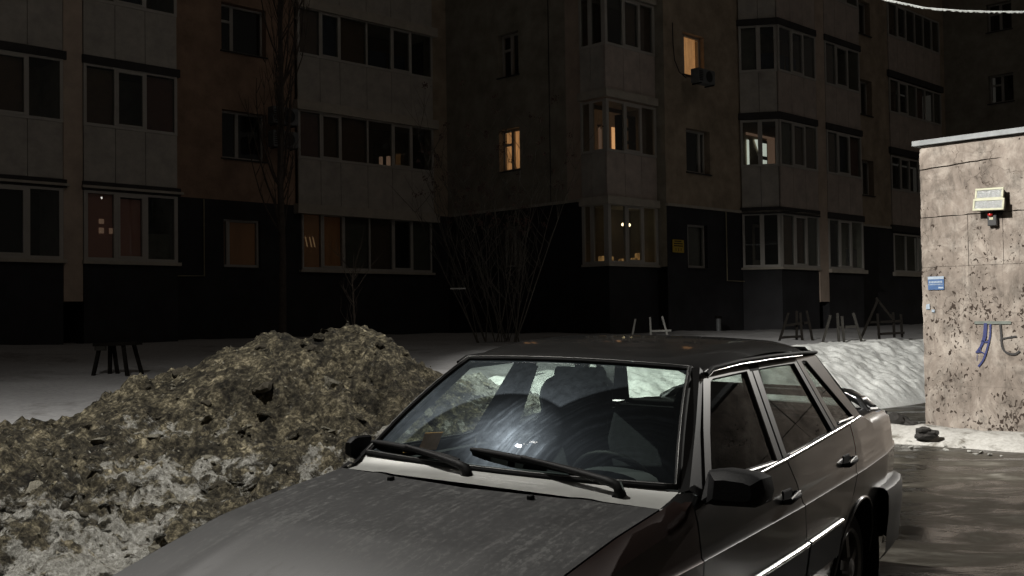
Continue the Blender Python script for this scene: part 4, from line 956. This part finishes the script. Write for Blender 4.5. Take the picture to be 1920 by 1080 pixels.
        arch = CB(sg); arch.grid([[(uc + (AR - .002)*math.cos(a), y, .285 + (AR - .002)*math.sin(a)) for a in frange(-.2, math.pi + .2, .2)] for y in (.79, .45)]); arch.build('wheel_arch_liner', M['rubber'], car, True)
        lip = CB(sg); lip.tube([(uc + AR*math.cos(a), sv(uc + AR*math.cos(a), .285 + AR*math.sin(a)) + .002, .285 + AR*math.sin(a)) for a in frange(.05, math.pi - .05, .16)], .009, 6); lip.build('arch_lip', M['paint'], car, 'all')
    CB(sg).box(2.845, 2.86, .58, .775, .12, .34).build('mud_flap', M['rubber'], car)
    # drip rail and roof side strip
    rail = [(1.06,.590,1.300),(1.12,.588,1.322),(1.4,.588,1.334),(1.8,.587,1.336),(2.2,.583,1.332),(2.47,.568,1.322)]
    CB(sg).tube(rail, .009, 8).build('drip_rail', M['rubber'], car, 'all')
    CB(sg).tube([(u, v + .004, z - .013) for u, v, z in rail[:5]], .0035, 6).build('rail_trim', M['chrome'], car, 'all')
    # A pillar
    mb = CB(sg); A0 = [(.548,.705,.935),(.80,.622,1.135),(1.045,.535,1.325)]; A1 = [(.575,.735,.945),(.835,.645,1.14),(1.065,.56,1.325)]; A2 = [(.635,.762,.905),(.862,.655,1.12),(1.08,.565,1.312)]
    mb.grid([A0, A1, A2]); mb.build('a_pillar', M['paint'], car, True)
    mb = CB(sg); mb.grid([[(hood_rear(.70) + .008, .690, .895),(.50,.695,.915),(.548,.703,.934)], [(.44,.712,.893),(.51,.73,.905),(.575,.737,.938)], [(.445,.745,.880),(.53,.765,.885),(.638,.763,.900)], [(.45,.77,.85),(.545,.778,.85),(.64,.768,.88)]]); mb.build('scuttle_corner', M['paint'], car, True)
    # C pillar wrap to the rear window
    mb = CB(sg); mb.grid([[(2.455,.559,1.326),(2.585,.648,1.158),(2.715,.727,.990)], [(2.475,.535,1.332),(2.62,.615,1.165),(2.765,.70,.992)], [(2.482,.505,1.334),(2.64,.575,1.165),(2.795,.645,.990)]]); mb.build('rear_pillar', M['paint'], car, True)
# bonnet
def hood_p(u, v):
    vv = v/.702; z = hz(u) + .026*(1 - vv*vv)*sstep(-.72, -.3, u) + .004*(sstep(.50,.46,abs(v)) - sstep(.44,.40,abs(v)))
    return (u, v, z)
mb = CB(); VS = frange(-.702, .702, .039)
mb.grid([[hood_p(-.69 + .05*(1 - abs(v)/.702)*-1 + (hood_rear(v) + .69)*t, v) for v in VS] for t in frange(0, 1, .035)])
hood = mb.build('bonnet', M['paint_hood'], car, True)
mb = CB(); mb.grid([[(hood_p(-.69, v)[0] - .05*(1 - abs(v)/.702) - dx, v, hood_p(-.69, v)[2] - dz) for v in VS] for dx, dz in ((0,0),(.012,.008),(.018,.03),(.016,.06))]); mb.build('bonnet_lip', M['paint'], hood, True)
mb = CB(); mb.grid([[hood_p(hood_rear(v) - .001, v) for v in VS], [(hood_rear(v) + .004, v, hood_p(hood_rear(v), v)[2] - .018) for v in VS]]); mb.build('bonnet_edge', M['rubber'], hood, True)
for q in ((.30, -.34), (.285, .285)):
    x = hood_p(q[0], q[1]); CB().box(x[0] - .012, x[0] + .012, x[1] - .010, x[1] + .010, x[2] - .005, x[2] + .014).build('washer_jet', M['plastic'], hood, bevel=.004)
# windscreen: curved lower and upper edges
def ws_low(v): return (.525 + .05*(v/.69)**2, v, .943 + .006*(v/.69)**2)
def ws_top(v): return (1.030 + .022*(v/.525)**2, v, 1.332 - .014*(v/.525)**2)
def ws(a, t_):
    lo = Vector(ws_low(a*.692)); hi = Vector(ws_top(a*.525)); p = lo.lerp(hi, t_); b = .022*4*t_*(1 - t_)
    return tuple(p + Vector((-b*.6, 0, b*.8)))
mb = CB(); AS = frange(-1, 1, .08); TS = frange(0, 1, .125)
mb.grid([[ws(a, t_) for a in AS] for t_ in TS]); mb.build('windscreen', M['windscreen'], car, 'all')
brd = [ws(a, 0) for a in AS] + [ws(1, t_) for t_ in TS[1:]] + [ws(a, 1) for a in reversed(AS[:-1])] + [ws(-1, t_) for t_ in reversed(TS[1:-1])]
brd = [tuple(Vector(p) + Vector((0, 0, .002))) for p in brd]; brd.append(brd[0]); brd.append(brd[1])
CB().tube(brd, .014, 6, False).build('windscreen_seal', M['rubber'], car, 'all')
CB().tube([tuple(Vector(p) + Vector((-.008, 0, .010))) for p in brd], .003, 5, False).build('windscreen_trim', M['trim_thin'], car, 'all')
# cowl between bonnet and windscreen
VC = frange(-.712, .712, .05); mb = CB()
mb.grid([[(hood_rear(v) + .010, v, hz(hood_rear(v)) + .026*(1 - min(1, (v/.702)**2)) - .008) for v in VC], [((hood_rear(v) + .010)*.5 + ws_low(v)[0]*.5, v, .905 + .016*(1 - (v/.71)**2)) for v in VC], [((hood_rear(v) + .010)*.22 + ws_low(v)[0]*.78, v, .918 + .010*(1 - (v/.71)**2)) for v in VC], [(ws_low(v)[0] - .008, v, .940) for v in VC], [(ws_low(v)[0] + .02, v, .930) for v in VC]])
cowl = mb.build('cowl_panel', M['paint_cowl_sheen'], car, True)
CB().box(.40, .70, -.70, .70, .86, .895).build('cowl_tray', M['rubber'], car)
# wipers
def on_ws(v, t_, lift): 
    p = ws(v/(.692 + (.525 - .692)*t_), t_); return Vector(p) + Vector((-.59*lift, 0, .8*lift))
for pv, b0, b1, tb0, tb1 in ((-.125, -.695, -.20, .075, .03), (.515, -.172, .40, .12, .02)):
    P = Vector((.487, pv, .928)); A = on_ws(b0, tb0, .016); Bq = on_ws(b1, tb1, .014)
    mid = on_ws(b0*.55 + b1*.45, tb0*.55 + tb1*.45, .032)
    arm = CB(); arm.tube([tuple(P + Vector((-.004, .010, -.012))), tuple(P + Vector((-.008, -.005, .026))), tuple(P + Vector((.006, -.05, .034))), tuple((P*.5 + mid*.5) + Vector((-.006, 0, .018))), tuple(mid)], [.020,.019,.016,.012,.010], 7); w_ = arm.build('wiper', M['plastic'], car, 'all')
    bl = CB(); n_ = 10; bl.tube([tuple(on_ws(b0 + (b1-b0)*i/n_, tb0 + (tb1-tb0)*i/n_, .012 + .012*math.sin(math.pi*i/n_))) for i in range(n_ + 1)], [.008]+[.0125]*(n_-1)+[.008], 5); bl.build('blade', M['rubber'], w_, 'all')
    bl = CB(); bl.tube([tuple(on_ws(b0 + (b1-b0)*i/n_, tb0 + (tb1-tb0)*i/n_, .004)) for i in range(n_ + 1)], .006, 4); bl.build('squeegee', M['rubber'], w_)
    CB().box(P.x - .02, P.x + .02, P.y - .02, P.y + .02, P.z - .03, P.z).build('pivot', M['plastic'], w_, bevel=.006)
# roof
RZ = [(1.02,1.340),(1.08,1.358),(1.18,1.378),(1.4,1.402),(1.8,1.415),(2.15,1.400),(2.35,1.376),(2.44,1.355),(2.50,1.333)]
RW = [(1.02,.535),(1.10,.575),(1.3,.583),(1.9,.582),(2.3,.576),(2.50,.545)]
def roof_p(u, a):
    w = itp(RW, u); v = a*w; z = itp(RZ, u) - .020*a*a - .040*max(0, (abs(a) - .74)/.26)**2.2
    return (u + .022*a*a*sstep(1.3, 1.02, u), v, z)
mb = CB(); mb.grid([[roof_p(u, a) for a in frange(-1, 1, .05)] for u in (1.02,1.04,1.07,1.11,1.18,1.28,1.4,1.55,1.7,1.85,2.0,2.15,2.27,2.35,2.41,2.46,2.50)]); roof = mb.build('roof', M['paint'], car, True)
mb = CB(); mb.grid([[tuple(Vector(roof_p(u, a)) + Vector((0,0,-.03))) for a in frange(-.96, .96, .12)] for u in (1.07,1.3,1.8,2.3,2.44)]); mb.build('headliner', M['headliner'], car, True)
# rear window, boot lid, rear face
def rw(a, t_):
    lo = Vector((2.80 - .03*a*a + .03, a*.645, .992)); hi = Vector((2.478 + .012*(1 - a*a), a*.508, 1.336)); p = lo.lerp(hi, t_); return tuple(p + Vector((.02*4*t_*(1-t_)*.7, 0, .02*4*t_*(1-t_)*.7)))
mb = CB(); mb.grid([[rw(a, t_) for a in frange(-1, 1, .125)] for t_ in frange(0, 1, .2)]); mb.build('rear_window', M['rear_glass'], car, 'all')
bq = [rw(a, 0) for a in frange(-1,1,.125)] + [rw(1, t_) for t_ in frange(0,1,.2)[1:]] + [rw(a, 1) for a in frange(1,-1,.125)[1:]] + [rw(-1, t_) for t_ in frange(1,0,.2)[1:]]
CB().tube(bq, .014, 6, False).build('rear_window_seal', M['rubber'], car, 'all')
mb = CB(); ks = frange(-1, 1, .1)
mb.grid([[(u - .02*a*a*(1 if u > 3.4 else 0), a*w, z + .012*(1 - a*a)) for a in ks] for u, w, z in ((2.81,.628,.988),(2.95,.626,.990),(3.2,.62,.982),(3.42,.61,.970),(3.485,.60,.955),(3.51,.60,.92),(3.525,.60,.80),(3.53,.60,.64))]); boot = mb.build('boot_lid', M['paint'], car, True)
mb = CB(); mb.grid([[(3.50 - .10*max(0, (abs(v) - .5)/.18)**2, v, z) for v in frange(-.68,.68,.08)] for z in (.955,.8,.62,.35)]); mb.build('rear_panel', M['paint'], car, True)
for sg in (1, -1): CB(sg).box(3.47, 3.535, .36, .64, .70, .88).build('tail_lamp', M['lens_red'], car, bevel=.015)
sp = CB(); secs = []
for a in frange(-1, 1, .08):
    e_ = max(0, (abs(a) - .72)/.28); dz = .075*(1 - e_**1.5) ; uo = 3.36 - .10*e_ ; v = a*.635
    secs.append([(uo - .075*(1-.3*e_), v, .985 + dz - .006), (uo - .03, v, .985 + dz + .012), (uo + .05, v, .985 + dz + .012), (uo + .085, v, .985 + dz + .002), (uo + .05, v, .985 + dz - .034), (uo - .03, v, .985 + dz - .040)])
sp.grid(secs, True); sp.build('spoiler', M['paint'], boot, 'all')
for sg in (1, -1): CB(sg).add([(3.20,.595,.975),(3.36,.595,.968),(3.36,.645,.968),(3.20,.645,.975),(3.26,.53,1.04),(3.37,.53,1.04),(3.37,.57,1.04),(3.26,.57,1.04)], [(0,1,5,4),(1,2,6,5),(2,3,7,6),(3,0,4,7),(4,5,6,7)]).build('spoiler_foot', M['paint'], boot, bevel=.01)
def bumper(name, path, prof, m):
    pts = [Vector(p) for p in path]; rows_ = [[] for _ in prof]
    for i, p in enumerate(pts):
        tg = (pts[min(i+1, len(pts)-1)] - pts[max(i-1, 0)]).normalized(); nn = Vector((tg.y, -tg.x))
        if nn.dot(p - Vector((1.3, 0))) < 0: nn = -nn
        for k, (o_, z) in enumerate(prof): rows_[k].append((p.x + nn.x*o_, p.y + nn.y*o_, z))
    mb = CB(); mb.grid(rows_); return mb.build(name, M[m], car, True)
hp = [(2.83,.79),(3.0,.785),(3.2,.765),(3.38,.725),(3.50,.655),(3.56,.55),(3.585,.35),(3.59,0)]
bumper('rear_bumper', hp + [(u, -v) for u, v in reversed(hp[:-1])], [(-.03,.625),(.012,.622),(.030,.612),(.040,.585),(.040,.50),(.030,.40),(.022,.30),(-.02,.24)], 'trim_grey')
hp = [(-.38,.765),(-.55,.745),(-.66,.70),(-.74,.60),(-.80,.40),(-.82,0)]
bumper('front_bumper', hp + [(u, -v) for u, v in reversed(hp[:-1])], [(-.03,.575),(.02,.57),(.035,.54),(.035,.42),(.02,.30),(-.02,.24)], 'trim_grey')
mb = CB(); mb.grid([[(-.735 + .02*abs(v), v, z) for v in frange(-.62,.62,.1)] for z in (.68,.6,.5)]); mb.build('front_panel', M['paint'], car)
mb = CB()
for z in (.575,.60,.625,.65): mb.box(-.765,-.742,-.34,.34,z,z+.012)
mb.build('grille', M['plastic'], car)
for sg in (1, -1):
    CB(sg).add([(-.775,.36,.575),(-.745,.60,.575),(-.735,.60,.68),(-.755,.36,.68),(-.70,.36,.575),(-.69,.60,.575),(-.69,.60,.68),(-.70,.36,.68)], [(0,1,2,3),(4,5,6,7),(0,1,5,4),(1,2,6,5),(2,3,7,6),(3,0,4,7)]).build('headlamp', M['lens_clear'], car, bevel=.01)
    CB(sg).add([(-.745,.605,.575),(-.665,.712,.575),(-.655,.705,.685),(-.735,.605,.68),(-.68,.605,.575),(-.60,.69,.575),(-.60,.69,.685),(-.68,.605,.68)], [(0,1,2,3),(4,5,6,7),(0,1,5,4),(1,2,6,5),(2,3,7,6),(3,0,4,7)]).build('indicator', M['lens_orange'], car, bevel=.006)
# cabin
CB().box(.55, 3.4, -.66, .66, .22, .27).build('floor_pan', M['trim_in'], car)
CB().box(.52, .56, -.68, .68, .25, .90).build('bulkhead', M['trim_in'], car)
mb = CB(); mb.grid([[(u, v, z) for v in frange(-.67,.67,.134)] for u, z in ((.55,.895),(.62,.912),(.70,.925),(.76,.918),(.785,.88),(.79,.70))]); dash = mb.build('dashboard', M['trim_in'], car, True)
mb = CB(); mb.grid([[(.66, .36 + .16*math.cos(a), .920 + .045*max(0, math.sin(a))) for a in frange(0, math.pi, .35)], [(.79, .36 + .16*math.cos(a), .918 + .045*max(0, math.sin(a))) for a in frange(0, math.pi, .35)]]); mb.build('instrument_hood', M['trim_in'], dash, True)
th = Matrix.Rotation(R(-28), 3, 'Y'); wc = Vector((.86, .31, .845)); mb = CB(); rr = []
for i in range(33):
    a = 2*math.pi*i/32; rr.append(tuple(wc + th @ Vector((0, .185*math.cos(a), .185*math.sin(a)))))
mb.tube(rr, .0135, 8, False); st = mb.build('steering_wheel', M['plastic'], car, 'all')
mb = CB(); mb.tube([tuple(wc + th @ Vector((.0,-.18,.0))), tuple(wc), tuple(wc + th @ Vector((.0,.18,.0)))], .016, 6); mb.tube([tuple(wc), tuple(wc + th @ Vector((-.25, 0, 0)))], .03, 8); mb.build('wheel_hub', M['plastic'], st)
def seat(u, v):
    c = CB().box(u - .22, u + .26, v - .25, v + .25, .42, .56).build('front_seat', M['seat'], car, bevel=.05, seg=3)
    mb = CB(); mb.grid([[(u + .24 + .34*t_ + .03 + d_, v + w*math.cos(a), .52 + .56*t_) if False else (u + .24 + .22*t_ + .065*math.sin(a), v + (.24 - .07*t_*t_)*math.cos(a), .50 + .60*t_) for a in frange(0, 2*math.pi, .35)] for t_, w, d_ in [(k/8, .24, 0) for k in range(9)]], True)
    t8 = [(u + .24 + .22 + .065*math.sin(a), v + .17*math.cos(a), 1.10) for a in frange(0, 2*math.pi, .35)]; mb.poly(t8); mb.build('seat_back', M['seat'], c, True)
    mb = CB(); rows_ = []
    for k in range(9):
        f_ = math.pi*k/8; rr_ = math.sin(f_)**.6; rows_.append([(u + .45 + .06*rr_*math.sin(a), v + .205*rr_*math.cos(a), 1.095 - .125*math.cos(f_)) for a in frange(0, 2*math.pi, .35)])
    mb.grid(rows_); mb.build('headrest', M['seat'], c, 'all')
seat(1.25, .36); seat(1.25, -.36)
CB().box(1.98, 2.45, -.62, .62, .42, .58).build('rear_seat', M['seat'], car, bevel=.05, seg=3)
CB().add([(2.36,-.62,.55),(2.36,.62,.55),(2.55,.60,1.0),(2.55,-.60,1.0),(2.50,-.62,.55),(2.50,.62,.55),(2.66,.60,.98),(2.66,-.60,.98)], [(0,1,2,3),(4,5,6,7),(0,1,5,4),(1,2,6,5),(2,3,7,6),(3,0,4,7)]).build('rear_seat_back', M['seat'], car, bevel=.03)
CB().box(2.58, 2.84, -.64, .64, .945, .965).build('parcel_shelf', M['trim_in'], car)
for sg in (1, -1):
    CB(sg).add([(1.43,.655,.90),(1.55,.655,.90),(1.66,.525,1.33),(1.55,.525,1.33),(1.43,.73,.90),(1.55,.73,.90),(1.66,.57,1.31),(1.55,.57,1.31)], [(0,1,2,3),(4,5,6,7),(0,1,5,4),(1,2,6,5),(2,3,7,6),(3,0,4,7)]).build('b_pillar', M['trim_in'], car)
    mb = CB(sg); mb.tube([(1.62,.54,1.26),(1.55,.60,1.0),(1.5,.62,.6)], .02, 4); mb.build('seat_belt', M['trim_in'], car)
mb = CB(); mb.tube([(1.12, -.11, 1.27), (1.11, .11, 1.275)], .030, 8); mb.tube([(1.08,.0,1.325),(1.11,0,1.28)], .01, 5); mb.build('rear_view_mirror', M['plastic'], car, True, bevel=.0)
CB().slab([(.665,-.50,.965),(.725,-.455,.965),(.765,-.452,1.03),(.705,-.497,1.03)], (.004,0,.003)).build('orange_card', M['orange_card'], car)
CB().slab([(.62,-.545,.955),(.66,-.50,.957),(.665,-.49,.97),(.63,-.53,.968)], (.004,0,.003)).build('orange_card', M['orange_card'], car)

# ================================================================== TREES
def twig(mb, p, d, L, r, depth, rng, up=.25, seg=4, spread=.5, sides=5, kids=(2,4)):
    pts = [Vector(p)]; dd = Vector(d).normalized()
    for i in range(seg):
        dd = (dd + Vector((rng.uniform(-.12,.12), rng.uniform(-.12,.12), up*rng.uniform(.2,.6)))).normalized(); pts.append(pts[-1] + dd*L/seg)
    mb.tube(pts, [r*(1 - .65*i/seg) for i in range(seg + 1)], sides, False)
    tips = [pts[-1]]
    if depth > 0:
        for _ in range(rng.randint(*kids)):
            k = rng.randint(1, seg); a = rng.uniform(0, 6.28); q = (dd + Vector((math.cos(a), math.sin(a), rng.uniform(-.1,.4)))*spread).normalized()
            tips += twig(mb, pts[k], q, L*rng.uniform(.45,.7), max(r*.5, .0035), depth - 1, rng, up, 3, spread, 4, kids)
    return tips
rt = random.Random(11)
# poplar in front of the left facade
pz = terrain(14.47, -22.8); pop = thing('poplar_tree', 'bare upright poplar in front of the left facade', 'tree', tuple(W(14.47, -22.8, pz - .05)))
mb = MB(); tp = [(0,0,0),(.02,.01,2),(-.03,.02,4),(.02,0,6),(.0,.03,8),(.03,0,10),(0,0,12.5),(0,.02,14.5)]
mb.tube(tp, [.10,.085,.075,.065,.055,.042,.026,.010], 9); mb.build('trunk', M['bark_dark'], pop, 'all')
mb = MB()
for i in range(62):
    z = rt.uniform(2.2, 12.5); a = rt.uniform(0, 6.28); x = itp([(p[2], p[0]) for p in tp], z); L = rt.uniform(1.6, 3.6)
    r0 = itp([(0,.03),(8,.024),(13,.012)], z)*rt.uniform(.6,1.2); out = rt.uniform(.28,.65)
    pts = [Vector((x, 0, z))]; d = Vector((math.cos(a)*out, math.sin(a)*out, .8)).normalized()
    for k in range(7):
        d = (d + Vector((rt.uniform(-.08,.08) - math.cos(a)*.055, rt.uniform(-.08,.08) - math.sin(a)*.055, .16))).normalized(); pts.append(pts[-1] + d*L/7)
    mb.tube(pts, [r0*(1 - .8*k/7) for k in range(8)], 5, False)
    for k in range(2, 7):
        for _ in range(2):
            b = rt.uniform(0, 6.28); twig(mb, pts[k], Vector((math.cos(b)*.5, math.sin(b)*.5, .9)), rt.uniform(.25,.7), .0075, 0, rt, .4)
mb.build('branches', M['bark_dark'], pop)
# many-stemmed rowan by the corner
bz_ = terrain(15.6, -16.1); row = thing('rowan_bush', 'bare many-stemmed rowan with dry seed clusters by the building corner', 'tree', tuple(W(15.6, -16.1, bz_ - .03)))
RX = lambda a, b, c: tuple(dA*a*.0 + Vector((a, b, c)))
rowb = MB(); seeds = MB(); stems = []
bases = [(-.50,-.15),(-.42,.1),(-.22,.0),(-.05,-.1),(.10,.1),(.20,-.1),(.05,.2),(.32,.0)]
for i in range(24):
    bx, by = bases[i % 8]; bx += rt.uniform(-.06,.06); lean = (bx*.55 + rt.uniform(-.36,.36)); dep = rt.uniform(-.25,.25); L = rt.uniform(2.6, 4.6)
    d = Vector((lean, dep, 1.0)).normalized(); pts = [Vector((bx, by, 0))]
    for k in range(8):
        d = (d + Vector((rt.uniform(-.07,.07) , rt.uniform(-.07,.07), .035))).normalized(); pts.append(pts[-1] + d*L/8)
    r0 = rt.uniform(.007,.016); rowb.tube(pts, [r0*(1 - .75*k/8) for k in range(9)], 6, False)
    for k in range(2, 9):
        for _ in range(rt.randint(1, 2)):
            a = rt.uniform(0, 6.28); tips = twig(rowb, pts[k], Vector((math.cos(a)*.75, math.sin(a)*.5, .8)), rt.uniform(.4,1.0), .006, 1, rt, .2, 4, .45, 4, (1, 3))
            for t_ in tips:
                if t_.z > 2.3 and rt.random() < .22:
                    for _ in range(14):
                        c = t_ + Vector((rt.gauss(0,.035), rt.gauss(0,.035), rt.gauss(-.03,.03))); r = rt.uniform(.010,.02)
                        seeds.add([tuple(c + Vector(q)*r) for q in ((1,0,0),(-.5,.87,0),(-.5,-.87,0),(0,0,1.2),(0,0,-1.2))], [(0,1,3),(1,2,3),(2,0,3),(0,1,4),(1,2,4),(2,0,4)])
rowb.build('stems', M['bark'], row); seeds.build('seed_clusters', M['berry'], row)
# bird feeder hanging in the rowan
bf = thing('bird_feeder', 'small pale wooden bird feeder hanging in the rowan', 'bird feeder', tuple(W(13.75, -15.45, 2.10)), .05)
MB().box(-.15,.15,-.11,.11,0,.022).build('tray', M['wood_white'], bf)
for x in (-.11,.11):
    for y in (-.08,.08): MB().box(x-.009,x+.009,y-.009,y+.009,.023,.235).build('post', M['wood_grey'], bf)
MB().add([(-.14,-.12,.236),(.14,-.12,.236),(.14,.12,.236),(-.14,.12,.236),(-.14,0,.27),(.14,0,.27)], [(0,1,5,4),(3,2,5,4),(0,3,4),(1,2,5),(0,1,2,3)]).build('feeder_roof', M['wood_grey'], bf)
MB().tube([(0,0,.27),(.02,.02,.5),(.05,.02,.75)], .004, 4).build('cord', M['black_metal'], bf)
MB().box(-.10,-.02,-.05,.02,.023,.04).build('seed_heap', M['wood_grey'], bf)
# thin sapling behind the pile
for sx, nn, hh, lab in ((10.35, -14.2, 1.75, 'thin bare sapling rising behind the top of the snow pile'),):
    sp_ = thing('sapling', lab, 'tree', tuple(W(sx, nn, terrain(sx, nn) - .02)))
    mb = MB(); mb.tube([(0,0,0),(.02,0,.7),(-.01,.01,1.3),(.02,0,hh)], [.016,.013,.009,.004], 6); mb.build('trunk', M['bark_dark'], sp_, 'all')
    mb = MB()
    for _ in range(16):
        z = rt.uniform(.5, 1.5); a = rt.uniform(0, 6.28); twig(mb, (0, 0, z), Vector((math.cos(a)*.7, math.sin(a)*.7, .8)), rt.uniform(.3,.7), .006, 1, rt, .3)
    mb.build('branches', M['bark_dark'], sp_)

# ================================================================== YARD FURNITURE
def board(mb, p, q, w, t_, face=(0,0,1)):
    p, q = Vector(p), Vector(q); d = (q - p).normalized(); a = Vector(face) - d*d.dot(Vector(face)); a = a.normalized() if a.length > 1e-4 else Vector((1,0,0)); b = d.cross(a)
    a *= t_/2; b *= w/2
    return mb.add([tuple(x) for x in (p-a-b, p+a-b, p+a+b, p-a+b, q-a-b, q+a-b, q+a+b, q-a+b)], [(0,3,2,1),(4,5,6,7),(0,1,5,4),(1,2,6,5),(2,3,7,6),(3,0,4,7)])
stz = terrain(6.45, -14.3)
stl = thing('wooden_stool', 'dark wooden stool standing in the snow on the left lawn', 'stool', tuple(W(6.45, -14.3, stz - .03)), 0)
board(MB(), (-.30,0,.44), (.29,0,.45), .26, .045, (0,0,1)).build('seat', M['wood_dark'], stl); board(MB(), (-.27,-.12,.39), (-.12,-.13,.39), .05, .06).build('bracket', M['wood_grey'], stl)
for p, q in (((-.30,-.12,0),(-.22,-.08,.43)), ((-.16,.12,0),(-.14,.08,.43)), ((-.05,.12,0),(-.10,.1,.43)), ((.17,-.12,0),(.10,-.08,.43)), ((.29,.12,0),(.19,.08,.43))): board(MB(), p, q, .045, .045, (1,0,0)).build('leg', M['wood_dark'], stl)
def stakes(name, label, s, n, legs, bars, m, zoff=-.08, cat='stake frame'):
    t_ = thing(name, label, cat, tuple(W(s, n, terrain(s, n) + zoff)), 0, 'wooden frames on the lawn')
    for p, q in legs: board(MB(), p, q, .045, .03, (0,1,0)).build('stake', m, t_)
    for p, q in bars: board(MB(), p, q, .05, .025, (0,1,0)).build('crossbar', m, t_)
    return t_
stakes('stake_frame', 'white stakes with a low board beyond the car roof', 21.75, -17.0, [((-.52,.0,-.1),(-.40,.1,.42)), ((-.02,0,-.15),(-.03,.05,.46)), ((.42,0,-.1),(.28,.05,.48))], [((-.02,.02,.10),(.50,.0,.11))], M['wood_white'], -.02)
stakes('stake_frame', 'dark leaning stake frame nearest the car among the three on the bank', 19.3, -11.4, [((-.36,0,0),(-.13,.05,.62)), ((.04,.12,0),(.05,.1,.66)), ((.10,-.1,0),(.08,-.05,.62)), ((.34,0,0),(.24,.05,.66))], [((-.22,.03,.36),(.30,.03,.42)), ((-.30,.0,.12),(.12,.0,.14))], M['wood_dark'])
stakes('stake_frame', 'grey stake frame with upright boards in the middle of the three on the bank', 18.95, -10.2, [((-.40,0,0),(-.20,.05,.60)), ((-.03,.1,0),(-.05,.1,.64)), ((.02,-.05,.05),(.0,-.02,.58)), ((.40,0,0),(.24,.05,.64))], [((-.06,.03,.36),(.30,.03,.38)), ((-.42,0,.07),(.0,0,.05))], M['wood_grey'])
stakes('stake_frame', 'tall dark A-shaped stake frame nearest the booth', 20.6, -10.3, [((-.34,0,.1),(.02,0,.88)), ((.34,0,.45),(.0,.05,.92)), ((.02,-.05,0),(.0,-.02,.6)), ((.36,.05,.1),(.34,.05,.62)), ((.52,.05,.1),(.50,.05,.58))], [((-.2,.03,.42),(.5,.03,.44)), ((.0,0,.18),(.55,0,.2))], M['wood_dark'])
vp_ = thing('vent_pipe', 'short pale vent pipe standing at the foot of the building', 'pipe', tuple(W(25.6, -17.6, 1.0)), 0)
MB().tube([(0,0,0),(0,0,.42)], .07, 10).build('pipe', M['metal_grey'], vp_, True); MB().tube([(0,0,.43),(0,0,.50)], [.11,.09], 10).build('cap', M['wood_dark'], vp_, True)
sn_ = blob_mesh('snow_heap', M['chunk_snow'], 77, .9, 3, .3); o = bpy.data.objects.new('snow_heap', sn_); COL.objects.link(o); o.location = W(13.9, -18.4, terrain(13.9,-18.4) + .02); o.scale = (.16,.16,.22); tag(o, 'small pointed snow heap on the lawn right of the pile', 'snow heap')

# ================================================================== YARD LAMPS (outside the frame)
M['lamp_lens'] = emit('lamp_lens', (1,.97,.9), 10.0)
for L_ in LAMPS:
    yl = thing('yard_lamp', L_['label'], 'lamp', tuple(L_['base']), 0, 'yard lamps'); off = L_['pos'] - yl.location
    MB().tube([(0,0,0),(0,0,7.4),(0,0,off.z + .05)], [.09,.06,.055], 10).build('pole', M['metal_grey'], yl, True)
    MB().tube([(0,0,off.z - .4),tuple(off*.5 + Vector((0,0,off.z*.5 + .05))),tuple(off + Vector((0,0,.14)))], .03, 8).build('arm', M['metal_grey'], yl, True)
    for k, h_ in enumerate(L_['heads']):
        sh = off + Vector((.36*k, 0, 0)); q_ = h_['aim'].normalized().to_track_quat('-Z', 'Y').to_matrix(); hf = lambda a, b, c, q_=q_, sh=sh: tuple(q_ @ Vector((a, b, c)) + sh)
        hd = MB(hf).box(-.15,.15,-.12,.12,.04,.12).build('lamp_head', M['black_metal'], yl, bevel=.02); MB(hf).box(-.07,.07,-.05,.05,.030,.038).build('lens', M['lamp_lens'], hd)
        ld = bpy.data.lights.new('yard_lamp_light', 'SPOT'); ld.energy = h_['power']; ld.spot_size = R(h_['cone']); ld.spot_blend = h_['blend']; ld.shadow_soft_size = .06; ld.color = LAMP_COL
        lo = bpy.data.objects.new('lamp_light', ld); COL.objects.link(lo); lo.parent = yl; lo.location = sh; lo.rotation_euler = h_['aim'].to_track_quat('-Z', 'Y').to_euler()
